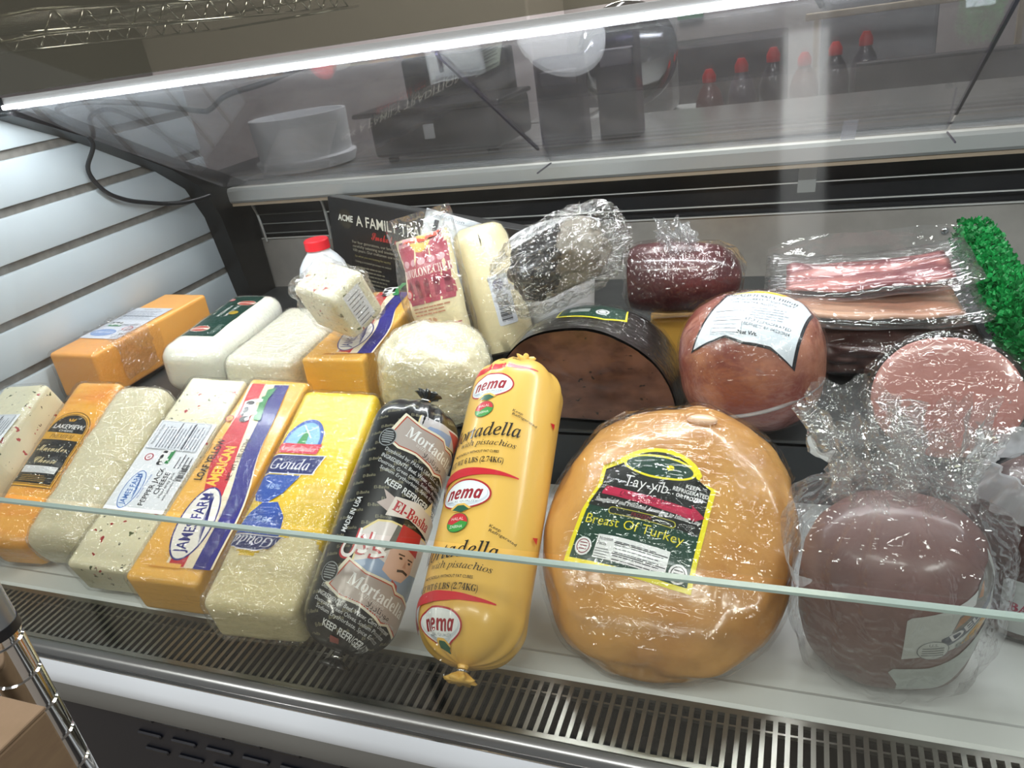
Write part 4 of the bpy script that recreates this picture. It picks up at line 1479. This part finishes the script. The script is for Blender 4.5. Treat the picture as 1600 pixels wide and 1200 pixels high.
a.build('printing', t, (lambda f: lambda u, v: f(u * 1.14, v * 1.14))(planar_map(b, (.0, -.03, .006), (1, 0, 0), (0, 0, 1))), step=.006, base=.0008, dl=.00005, label='dark red printing')

# white tub
t = thing('white_tub', 'white plastic tub with lid askew behind the crumpled dark piece', 'tub', matrix=frame_mat(-.396, 1.182, .8875, 0, 0, 0))
TUB = MAT('white_tub_plastic', '#e8eaee', rough=.35)
obj('bowl', lathe([(0, .052), (.003, .056), (.155, .072), (.163, .075), (.166, .075), (.166, .070), (.02, .052)], 44, 'Z'), TUB, t, True, angle=40)
bm = lathe([(.0, .076), (.006, .0775), (.008, .072), (.008, .002)], 44, 'Z')
bm.transform(Matrix.Translation((.006, 0, .1745)) @ Matrix.Rotation(R(-5), 4, 'Y') @ Matrix.Rotation(R(3), 4, 'X'))
obj('lid', bm, TUB, t, True, angle=40)

# dark pepper-crusted half
RIND = MAT('pepper_crust', '#1b1614', rough=.4, coat=.8, coat_rough=.12, bump=(60, .8), coat_bump=(30, .3))
CUTF = MAT('dark_turkey_cut', '#6f4b3b', rough=.38, coat=.6, coat_rough=.15, sss=.08, var=('#43241a', 11, .42, .60), specks=[('#1d120e', 60, .16)], stretch=(1, 1, 1.6))
t = thing('peppered_turkey_half', 'black-crusted half-round turkey with its brown cut face forward', 'turkey', matrix=frame_mat(-.278, .876, .896, -2, 0, 0))
def halfdome(rx, rz, L, seg=44, n=9):
    bm = bmesh.new()
    rows = []
    for i in range(n + 1):
        v = i / n
        k = math.sqrt(max(.02, 1 - (max(0, v - .35) / .65) ** 2))
        row = []
        for j in range(seg + 1):
            a = PI * j / seg
            q = 1 + .02 * noise.noise(Vector((math.cos(a) * 2, v * 3, math.sin(a) * 2)))
            row.append(bm.verts.new((-rx * k * q * math.cos(a), v * L, rz * k * q * math.sin(a) ** .85)))
        rows.append(row)
    for i in range(n):
        for j in range(seg):
            bm.faces.new((rows[i][j], rows[i][j + 1], rows[i + 1][j + 1], rows[i + 1][j]))
        bm.faces.new((rows[i][0], rows[i + 1][0], rows[i + 1][seg], rows[i][seg]))
    bm.faces.new(rows[n])
    bm2 = bmesh.new()
    mid = bm2.verts.new((0, .004, rz * .45))
    ring = [bm2.verts.new((v.co.x * .985, .0015 + 0 * v.co.y, max(.001, v.co.z * .985))) for v in rows[0]]
    for j in range(seg):
        bm2.faces.new((mid, ring[j + 1], ring[j]))
    bm2.faces.new((mid, ring[0], ring[seg]))
    bmesh.ops.recalc_face_normals(bm, faces=bm.faces[:])
    return bm, bm2
b1, b2 = halfdome(.128, .132, .17)
rind = obj('crust', b1, RIND, t, True, label='black pepper crust')
for v in b2.verts:
    v.co.y = .0
grid_cut(b2, (-.128, 0, 0), (.128, 0, .132), .012, (0, 2))
for v in b2.verts:
    v.co.y = -.004 * (1 - (v.co.x / .13) ** 2) + .0012 * fbm(v.co * 60)
cf = obj('cut_face', b2, CUTF, t, True, label='brown cut face')
a = Art()
a.poly([(-.050, .022), (.040, .022), (.046, -.012), (.020, -.026), (-.050, -.018)], '#f0e526')
a.poly([(-.048, .024), (.038, .024), (.043, -.010), (.019, -.0225), (-.048, -.015)], '#123f31')
a.ell(.012, -.004, .009, .008, '#eceeee', 20)
a.ell(.012, -.004, .0065, .0055, '#4a4f4d', 20)
a.ell(.012, -.004, .005, .004, '#eceeee', 20)
a.rect(-.034, -.006, -.006, .004, '#aab3ae')
a.build('label', t, planar_map(rind, (.012, .060, .132), (1, 0, 0), (0, 1, .1)), step=.010, base=.0012, label='corner of a green label edged in yellow')
sh = obj('plastic_wrap', shell(rind, .0025, .003, 24, 44), WRAP, t, True)

# crumpled dark piece on top
t = thing('smoked_meat_end', 'small black-rinded meat end in heavily crumpled film, on top of the peppered half', 'smoked meat', matrix=frame_mat(-.322, .985, 1.084, 12, 8, -24))
bm = blob(.070, .046, .038, 5, .68, .16, 2.2, 51)
b = obj('meat', bm, MAT('smoky_meat', '#8c857a', rough=.45, coat=.5, var=('#6f675c', 8, .4, .7)), t, True)
bm = shell(b, .0015, .003, 30, 3, keep=lambda c: (c.x * .75 - c.z * .45 + .004 * math.sin(c.z * 240)) < .002 and c.z > -.022 + .006 * math.sin(c.x * 200))
obj('rind', bm, MAT('black_rind', '#17161a', rough=.3, coat=.8, coat_rough=.15, coat_bump=(40, .5)), t, True, label='torn black rind')
bm = blob(.090, .058, .048, 5, .72, .20, 3.6, 52, True)
obj('plastic_wrap', bm, WRAP_BRIGHT, t, False, label='crumpled clear film')

# yellow packet under the salami
t = thing('yellow_cheese_packet', 'yellow cheese corner showing between peppered half and turkey ham', 'cheese', matrix=frame_mat(-.150, 1.062, .888, 8, 0, 0))
obj('block', loaf(.13, .15, .078, .006, seed=61), AMER, t, True)
# salami
SAL = MAT('dark_salami', '#5a1f22', rough=.34, coat=.7, coat_rough=.1, var=('#3d1417', 12, .35, .7), specks=[('#a06a62', 80, .10)])
t = thing('salami_end', 'dark red salami end in knotted clear film', 'salami', matrix=frame_mat(-.165, 1.055, 1.030, -86, 0, 0))
prof = [(-.075, .012), (-.0745, .034), (-.072, .044), (-.060, .048), (-.02, .050), (.02, .049), (.05, .044), (.068, .034), (.078, .018), (.081, .003)]
b = obj('meat', lathe(prof, 52, 'Y', lambda a, i, h, q: .003 * noise.noise(Vector((math.sin(a) * 2, math.cos(a) * 2, h * 18)))), SAL, t, True, angle=50)
obj('plastic_wrap', shell(b, .002, .009, 34, 62, flat=True), WRAP_MID, t, False)
bm = tuft(0, .0, .044, .026, .030, .030, (.006, -.01), 7, 60)
obj('film_knot', bm, BAG_BUNCH, t, False, label='bunched film knot')
# turkey ham
THAM = MAT('turkey_ham', '#8d4c40', rough=.36, coat=.8, coat_rough=.1, sss=.1, var=('#bb8068', 15, .44, .62), bump=(16, .2), coat_bump=(24, .4))
t = thing('turkey_ham', 'round brownish-pink turkey ham with white label on top', 'turkey ham', matrix=frame_mat(-.061, .893, .977, 0, 0, 0))
b = obj('meat', blob(.086, .080, .0815, 5, .82, .03, 1.8, 71), THAM, t, True)
a = Art()
def band(k):
    return [(-.060 + k, -.050 + k), (-.020, -.036 + k), (.0, -.042 + k), (.030, -.044 + k), (.056 - k, -.058 + k), (.066 - k, .024), (.050, .046 - k), (.0, .054 - k), (-.036 + k, .040 - k)]
a.poly(band(0), '#20242a')
a.poly(band(.003), '#dfe8f0')
a.poly([(-.030, .038), (.0, .049), (.036, .045), (.030, .040), (.0, .042)], '#e9c92e')
a.stroke([(-.028, .042), (.0, .0525), (.044, .046)], .0035, '#20242a')
a.stroke([(.030, .047), (.045, .042)], .003, '#b5793a')
a.text('SMOKED TURKEY THIGH', .008, .033, .0062, '#2a2e34', w=.082, sty='serif', rot=-6)
a.text('CURED TURKEY THIGH MEAT', .010, .0245, .0050, '#2a2e34', w=.074, rot=-6)
a.text('10% WATER ADDED', .004, .018, .0040, '#2a2e34', w=.052, rot=-5)
a.rect(-.038, -.032, -.003, .014, '#b9c2cb')
a.rect(-.037, -.031, -.004, .013, '#e6edf3')
a.lines(-.036, -.030, -.006, .011, 8, '#8b939c', .25, 2)
a.rect(-.037, .001, -.004, .0022, '#3a3e44')
a.rect(-.037, -.014, -.004, -.013, '#3a3e44', up=False)
a.lines(.002, -.008, .048, .012, 5, '#9aa2ab', .3, 3)
a.text('KEEP REFRIGERATED', .024, -.014, .0042, '#2a2e34', w=.050, rot=-8)
a.text('USE/FREEZE BY: 04/23/2024', .022, -.0205, .0040, '#2a2e34', w=.052, rot=-8)
a.text('Net Wt.', .004, -.029, .0048, '#2a2e34', w=.022, rot=-4, bold=.02)
a.build('label', t, planar_map(b, Vector((.0, -.030, .072)), (1, -.12, 0), (.0, .76, .62)), step=.008, base=.0016, label='white label with black rim')
obj('plastic_wrap', shell(b, .002, .002, 30, 72), WRAP, t, False)
seam = [(.0875 * math.sin(g), -.0835 * math.cos(g), -.030 + .020 * math.sin(g)) for g in [R(-50 + 6 * k) for k in range(21)]]
obj('film_seam', tube(seam, .0022, 6), FILM('seam_film', haze=.35, crease=.3, gloss=.2), t, True, label='clear welded seam')

# dark beef below and the flat vacuum packs
BEEF = MAT('dark_beef', '#4a3230', rough=.4, coat=.6, coat_rough=.15, var=('#6f5650', 22, .48, .72), coat_bump=(30, .4))
t = thing('wrapped_beef', 'dark marbled beef lump under the flat vacuum packs', 'beef', matrix=frame_mat(.092, 1.10, .930, 6, 0, 0))
b = obj('meat', blob(.122, .105, .037, 5, .75, .08, 2.5, 81), BEEF, t, True)
obj('plastic_wrap', shell(b, .002, .003, 26, 81), WRAP, t, True)
def flat_pack(w, L, th, sd, curl):
    def f(n=24, scale=1.0, thk=th):
        bm = bmesh.new()
        g1, g2 = {}, {}
        for i in range(n + 1):
            for j in range(n + 1):
                u, v = i / n * 2 - 1, j / n * 2 - 1
                e = max(0, 1 - max(abs(u), abs(v)) ** 4) ** .5
                z = curl * (u * u) * .6 + .006 * noise.noise(Vector((u * 2 + sd, v * 2, sd)))
                x, y = u * w / 2 * scale, v * L / 2 * scale
                g1[i, j] = bm.verts.new((x, y, z + thk / 2 * e))
                g2[i, j] = g1[i, j] if (abs(u) == 1 or abs(v) == 1) else bm.verts.new((x, y, z - thk / 2 * e))
        for i in range(n):
            for j in range(n):
                q = [(i, j), (i + 1, j), (i + 1, j + 1), (i, j + 1)]
                bm.faces.new([g1[k] for k in q])
                bm.faces.new([g2[k] for k in q[::-1]])
        bm.normal_update()
        return bm
    return f
BACON = MAT('pink_bacon', '#b97872', rough=.35, coat=.6, coat_rough=.1, sss=.1, var=('#7c3a40', 12, .42, .58), stretch=(.5, 3, 3))
BACON2 = MAT('peach_fish', '#c99f84', rough=.35, coat=.6, coat_rough=.1, sss=.1, var=('#b07f68', 10, .42, .6), stretch=(.5, 3, 3))
for nm, lb, pose, mm, sd in (('vacuum_meat_pack', 'lower flat vacuum pack of peach-coloured slices', (.082, 1.045, .990, 3, 0, 2), BACON2, 1),
                             ('vacuum_meat_pack', 'upper flat vacuum pack with a strip of pink meat, its film standing up behind', (.074, 1.080, 1.019, 1, 1, -4), BACON, 2)):
    t = thing(nm, lb, 'vacuum pack', matrix=frame_mat(*pose), group='flat vacuum packs')
    fp = flat_pack(.20, .10, .014, sd, .012)
    obj('meat', fp(), mm, t, True)
    fp2 = flat_pack(.255, .16, .020, sd, .022)
    obj('sleeve', fp2(24, 1, .022), SLEEVE, t, True, label='clear vacuum sleeve')
bm = bmesh.new()
n = 20
gv = {}
for i in range(n + 1):
    for j in range(7):
        u, v = i / n, j / 6
        gv[i, j] = bm.verts.new(((u - .5) * .25, .062 + .012 * math.sin(u * 9) * v + .004 * noise.noise(Vector((u * 9, v * 3, 1))), .008 + (.022 + .014 * math.sin(u * 3.3) + .018 * max(0, u - .72)) * v))
for i in range(n):
    for j in range(6):
        bm.faces.new((gv[i, j], gv[i + 1, j], gv[i + 1, j + 1], gv[i, j + 1]))
bm.normal_update()
obj('sleeve_edge', bm, SLEEVE, t, True, label='upstanding clear film edge')

# cut pink ham on the right
PINK = MAT('pink_ham', '#c08a82', rough=.36, coat=.7, coat_rough=.12, sss=.12, var=('#a86f68', 10, .40, .66), specks=[('#e6c9c2', 60, .13)])
t = thing('black_rind_ham', 'ham with wide pink cut face and black rind, in clear film', 'ham', matrix=frame_mat(.140, .815, .9745, -6, -26, 0))
prof = [(.0, .0705), (.004, .0735), (.03, .0735), (.055, .066), (.074, .045), (.080, .006)]
b = obj('rind', lathe(prof, 56, 'Y', lambda a, i, h, q: .003 * noise.noise(Vector((math.sin(a) * 1.5, math.cos(a) * 1.5, 5))), 1.06, .92), MAT('dark_ham_rind', '#26201c', rough=.4, coat=.6, bump=(50, .6)), t, True, angle=50, label='black rind')
bm = lathe([(-.0035, .004), (-.003, .05), (-.0015, .066), (.001, .0705)], 56, 'Y', lambda a, i, h, q: .003 * noise.noise(Vector((math.sin(a) * 1.5, math.cos(a) * 1.5, 5))), 1.06, .92)
cfo = obj('cut_face', bm, PINK, t, True, label='pink cut face')
bm = lathe([(-.006, .002), (-.007, .03), (-.006, .058), (-.002, .074), (.006, .079), (.035, .078), (.06, .070)], 80, 'Y', lambda a, i, h, q: .0035 * noise.fractal(Vector((math.sin(a) * 4 * q / .07, math.cos(a) * 4 * q / .07, i * .7)), 1, 2, 4) * (.3 if i < 3 else 1), 1.06, .92, cap=False)
obj('plastic_wrap', bm, WRAP_MID, t, True)

# ================================================================== beside the case: wire rack post and carton
t = thing('wire_shelving_rack', 'chrome wire shelving rack post with ringed grooves at the lower left', 'shelving rack', (-.466, .222, 0))
prof = [(0, .0135)]
zz = .02
while zz < 1.40:
    prof += [(zz, .0135), (zz + .001, .0122), (zz + .0026, .0122), (zz + .0036, .0135)]
    zz += .0275
prof += [(1.44, .0135), (1.442, .010)]
obj('post', lathe(prof, 32, 'Z'), CHROME, t, True, angle=25, label='grooved chrome post')
obj('post', lathe([(0, .0135), (1.44, .0135)], 24, 'Z'), CHROME, t, True, angle=25).location = (-.62, 0, 0)
obj('post_sleeve', lathe([(1.107, .0137), (1.107, .0146), (1.157, .0142), (1.157, .0137)], 32, 'Z'), MAT('smoke_sleeve', '#8d9195', rough=.25, metal=.6), t, True, angle=25, label='grey tapered clip')
obj('post_collar', lathe([(1.100, .0137), (1.100, .0151), (1.107, .0151), (1.107, .0137)], 32, 'Z'), BLACK_PLASTIC, t, True, angle=25, label='black collar')
def wire_shelf(bm, x0, x1, y0, y1, z):
    def w(a, b, r):
        q = tube([a, b], r, 6)
        me = bpy.data.meshes.new('t')
        q.to_mesh(me)
        q.free()
        bm.from_mesh(me)
        bpy.data.meshes.remove(me)
    for h in (0, -.034):
        for p, q in (((x0, y0), (x1, y0)), ((x1, y0), (x1, y1)), ((x1, y1), (x0, y1)), ((x0, y1), (x0, y0))):
            w((p[0], p[1], z + h), (q[0], q[1], z + h), .003)
    y = y0
    while y < y1 - .05:
        for xx in (x0, x1):
            w((xx, y, z - .034), (xx, y + .030, z), .0022)
            w((xx, y + .030, z), (xx, y + .060, z - .034), .0022)
        y += .062
    x = x0
    while x < x1:
        w((x, y0, z + .003), (x, y1, z + .003), .0016)
        x += .024
bm = bmesh.new()
wire_shelf(bm, -.62, .012, -.42, -.006, .892)
obj('shelf', bm, CHROME, t, True, label='chrome wire shelf')
t = thing('cardboard_box', 'brown cardboard box in the bottom left corner', 'box', (-.409, .198, .8985))
bm = bmesh.new()
add_box(bm, -.24, 0, -.22, 0, 0, .1745, .0015, 2)
obj('carton', bm, MAT('cardboard', '#7f6a50', rough=.75, var=('#75604a', 30, .35, .7), stretch=(1, 1, 4)), t)
bm = bmesh.new()
add_box(bm, -.24, .0, -.11, .0006, .1746, .1772, .0006, 1)
add_box(bm, -.24, .0, -.2206, -.1115, .1746, .1772, .0006, 1)
obj('flap', bm, MAT('cardboard_flap', '#87715a', rough=.75, var=('#7c674f', 30, .35, .7)), t)
# overhead wire shelf seen through the canopy
bm = bmesh.new()
wire_shelf(bm, -1.55, -1.108, .992, 1.97, 1.502)
t = thing('overhead_wire_shelf', 'chrome wire shelf with zigzag edge above the case, top left', 'wire shelf', (0, 0, 0))
obj('shelf', bm, CHROME, t, True)

# ================================================================== behind the sloping glass
t = thing('round_tub', 'white round tub standing on the top shelf at the left', 'tub', (-1.115, 1.60, 1.1376))
obj('bowl', lathe([(0, .085), (.004, .110), (.022, .118), (.026, .118), (.03, .108), (.11, .112), (.12, .112), (.12, .104), (.03, .10)], 48, 'Z'), TUB, t, True, angle=40)
CLEAR = PANE('clear_acrylic', '#a39fb2', .06, .14, '#8f8c9c', fres=.5, rough=.05)
for i, (x, y, w, h) in enumerate(((-.475, 1.60, .085, .17), (-.365, 1.64, .075, .20))):
    t = thing('acrylic_holder', ('left ' if i == 0 else 'right ') + 'clear acrylic holder standing on the top shelf behind the glass', 'acrylic holder', (x, y, 1.1376), group='acrylic holders')
    bm = bmesh.new()
    add_box(bm, -w / 2, w / 2, -.03, -.027, 0, h * .7, .001)
    add_box(bm, -w / 2, w / 2, .03, .033, 0, h, .001)
    add_box(bm, -w / 2 - .003, -w / 2, -.03, .033, 0, h, .001)
    add_box(bm, w / 2, w / 2 + .003, -.03, .033, 0, h, .001)
    add_box(bm, -w / 2, w / 2, -.027, .03, 0, .003)
    obj('tray', bm, CLEAR, t)
    bm = bmesh.new()
    add_box(bm, -w / 2 + .004, w / 2 - .004, -.02, .02, .003, h * .85, .003)
    obj('film_roll_box' if i else 'paper_stack', bm, MAT('holder_content_%d' % i, '#4a4654' if i == 0 else '#77727e', rough=.5), t)
t = thing('weighing_scale', 'black boxy weighing scale on the top shelf behind the glass, right of the round tub', 'scale', (-.80, 1.62, 1.1376))
bm = bmesh.new()
add_box(bm, -.10, .20, -.08, .14, .012, .10, .012, 3)
add_box(bm, -.08, .18, .08, .13, .10, .20, .010, 3)
obj('housing', bm, BLACK_PLASTIC, t, True, angle=40)
bm = bmesh.new()
add_box(bm, -.12, .22, -.11, .10, .102, .112, .004, 2)
obj('tray', bm, MAT('scale_tray', '#2a2a2e', rough=.3), t)
obj('foot', lathe([(0, .012), (.013, .012)], 16, 'Z'), BLACK_RUBBER, t).location = (-.07, -.05, 0)
obj('foot', lathe([(0, .012), (.013, .012)], 16, 'Z'), BLACK_RUBBER, t).location = (.17, -.05, 0)
bm = bmesh.new()
add_box(bm, .03, .055, -.0815, -.079, .045, .075, .001, 1)
obj('key_panel', bm, TUB, t)
# slicer
t = thing('meat_slicer', 'steel meat slicer with round blade on the back counter', 'meat slicer', (-.44, 2.12, 1.0))
bm = lathe([(-.012, .02), (-.010, .10), (-.004, .125), (.0, .128), (.003, .125), (.006, .04)], 56, 'Y')
bm.transform(Matrix.Translation((0, -.03, .26)) @ Matrix.Rotation(R(18), 4, 'Z'))
obj('blade', bm, CHROME, t, True, angle=40)
bm = bmesh.new()
add_box(bm, -.17, .20, .0, .22, 0, .10, .02, 3)
add_box(bm, -.04, .10, .02, .16, .10, .34, .02, 3)
obj('housing', bm, ALU, t, True, angle=40)
bm = bmesh.new()
add_box(bm, -.26, -.10, -.12, .05, .12, .135, .006, 2)
obj('carriage', bm, STEEL, t)
# back counter
bm = bmesh.new()
add_box(bm, -2.2, 1.6, 1.99, 2.9, .94, .999, .004)
add_box(bm, -2.1, 1.5, 2.03, 2.8, 0, .94)
tag(obj('back_counter', bm, DARK_STEEL), 'grey steel work counter behind the case', 'counter')
# bottles
RB = MAT('bottle_red', '#d42a2e', rough=.35)
cols = ['#6a2f33', '#5b5160', '#3b3540', '#7b4a3e', '#403a44', '#55505a']
where = ['first red-topped bottle from the left on the back counter', 'second bottle from the left on the back counter, grey-violet', 'third bottle from the left on the back counter, dark', 'fourth bottle from the left on the back counter, brown', 'fifth bottle from the left on the back counter, dark', 'rightmost bottle of the row on the back counter']
def bottle(label, x, y, c, hh):
    t = thing('sauce_bottle', label, 'bottle', (x, y, 1.0), group='bottles on the back counter')
    obj('bottle', lathe([(0, .03), (.004, .034), (hh * .62, .034), (hh * .75, .026), (hh * .84, .014), (hh * .88, .014)], 24, 'Z'), MAT('bottle_' + c[1:] + str(int(hh * 1000)), c, rough=.3, coat=.5), t, True, angle=45)
    obj('cap', lathe([(hh * .86, .0165), (hh * .93, .0165), (hh, .008), (hh, .001)], 20, 'Z'), RB, t, True, angle=40)
for i in range(6):
    bottle(where[i], -.235 + i * .072, 2.05 + i * .05, cols[i], .21 + .012 * (i % 3))
# grey machine and bar behind
t = thing('grey_machine', 'pale grey boxy machine with dark bracket, far behind on the counter', 'machine', (.16, 2.42, 1.0))
bm = bmesh.new()
add_box(bm, -.14, .14, 0, .25, 0, .42, .01, 2)
add_box(bm, -.12, .12, -.03, .01, .30, .40, .008, 2)
obj('housing', bm, MAT('machine_grey', '#aeb0b4', rough=.5), t)
obj('bracket', tube(spline([(-.14, -.04, .30), (-.16, -.05, .36), (-.06, -.05, .40), (-.03, -.04, .37)], 5), .008), BLACK_PLASTIC, t, True)
bm = bmesh.new()
add_box(bm, -.02, .95, 2.28, 2.30, 1.275, 1.292, .003)
for x in (0, .45, .9):
    add_box(bm, x, x + .012, 2.285, 2.30, 1.0, 1.28)
tag(obj('beige_rail', bm, MAT('beige_rail', '#c9b9a0', rough=.5, var=('#b8a78d', 60, .4, .6))), 'long beige guard rail on posts across the back counter', 'rail')
bm = bmesh.new()
add_box(bm, .10, .95, 2.20, 2.24, 1.0, 1.17, .004)
tag(obj('dark_tray_rack', bm, MAT('dark_tray', '#3d3a3c', rough=.5)), 'dark low rack in front of the beige rail', 'rack')
# wall-mounted things far behind
tag(obj('wall_mounted_panel', box(-.62, -.50, 4.17, 4.199, 1.25, 1.9), MAT('poster_green', '#4f7f5f', rough=.6)), 'narrow green panel on the rear wall', 'panel')
tag(obj('dark_cabinet', box(-.9, -.1, 3.4, 3.8, .0, 1.18, .01), MAT('cabinet_dark', '#4e4a4d', rough=.5)), 'dark grey cabinet far behind the slicer', 'cabinet')
tag(obj('wall_cabinet', box(-2.9, -1.02, 3.1, 3.6, .0, 2.4, .01), MAT('cabinet_pale', '#cdc4c4', rough=.55)), 'tall pale cabinet behind the overhead wire shelf', 'cabinet')
# screwed strap hanging near the right joint
t = thing('metal_strap', 'short steel strap with two screws above the right pane joint', 'strap', (.155, 1.05, 1.30))
obj('strap', slab((0, 0, .035), (.028, 0, 0), (-.006, .02, .15), .003), ALU, t)
for k in (.06, .10):
    bm = blob(.006, .003, .006, 2)
    bm.transform(Matrix.Translation((.012 - (k - .035) * .04, (k - .035) * .133 - .003, k)))
    obj('screw', bm, CHROME, t, True)
tag(obj('price_tag', slab((.045, 1.395, 1.140), (.022, 0, 0), (.005, .012, .028), .001), MAT('tag_white', '#dfe0ea', rough=.5)), 'small white tag standing on the shelf lip', 'tag')

# ================================================================== light
def area(name, loc, rot, sx, sy, power, col=(1, 1, 1)):
    l = bpy.data.lights.new(name, 'AREA')
    l.shape = 'RECTANGLE'
    l.size, l.size_y = sx, sy
    l.energy = power
    l.color = col
    o = link(bpy.data.objects.new(name, l))
    o.location = loc
    o.rotation_euler = [R(a) for a in rot]
    return o
area('light_led_bar', (-.3, .947, 1.366), (8, 0, 0), 1.8, .012, 6.5, (.95, .98, 1))
for i, (x, y) in enumerate(((-2.4, -1.6), (1.7, -1.2), (-.4, 2.7))):
    area('light_ceiling_and_fill', (x, y, 3.1), (0, 0, 0), 1.2 if y > 0 else .3, 1.2, 120 if y > 0 else 62, (1, .98, .95))
area('light_ceiling_and_fill', (-.45, -.85, 3.1), (0, 0, 0), 1.8, .3, 46, (1, .98, .95))  # unseen lamp added to fill the front faces and make film sparkle
area('light_added_streak', (-.02, .92, 3.1), (0, 0, 0), .13, .9, 1.0, (1, 1, 1))  # unseen lamp added for a soft streak in the lid and film glints
w = bpy.data.worlds.new('store')
sc.world = w
w.use_nodes = True
w.node_tree.nodes['Background'].inputs[0].default_value = (.80, .82, .85, 1)
w.node_tree.nodes['Background'].inputs[1].default_value = .34

# ================================================================== camera
cam = bpy.data.cameras.new('camera')
cam.sensor_width = 36
cam.lens = 36 * 1202 / 1600
cam.clip_start = .02
co = link(bpy.data.objects.new('camera', cam))
X = Vector((.9348, .0271, -.3541)); Y = Vector((.3274, -.4521, .8297)); D = Vector((.1376, .8916, .4315))
right = Vector((X.x, Y.x, -D.x)); down = Vector((X.y, Y.y, -D.y)); fwd = Vector((X.z, Y.z, -D.z))
m = Matrix((( right.x, -down.x, -fwd.x, 0), (right.y, -down.y, -fwd.y, 0), (right.z, -down.z, -fwd.z, 1.40), (0, 0, 0, 1)))
co.matrix_world = m
sc.camera = co
sc.view_settings.view_transform = 'Standard'
sc.view_settings.look = 'None'
sc.view_settings.gamma = 1
sc.view_settings.use_curve_mapping = False
sc.view_settings.exposure = -.16
sc.cycles.transparent_max_bounces = 24
sc.cycles.max_bounces = 10
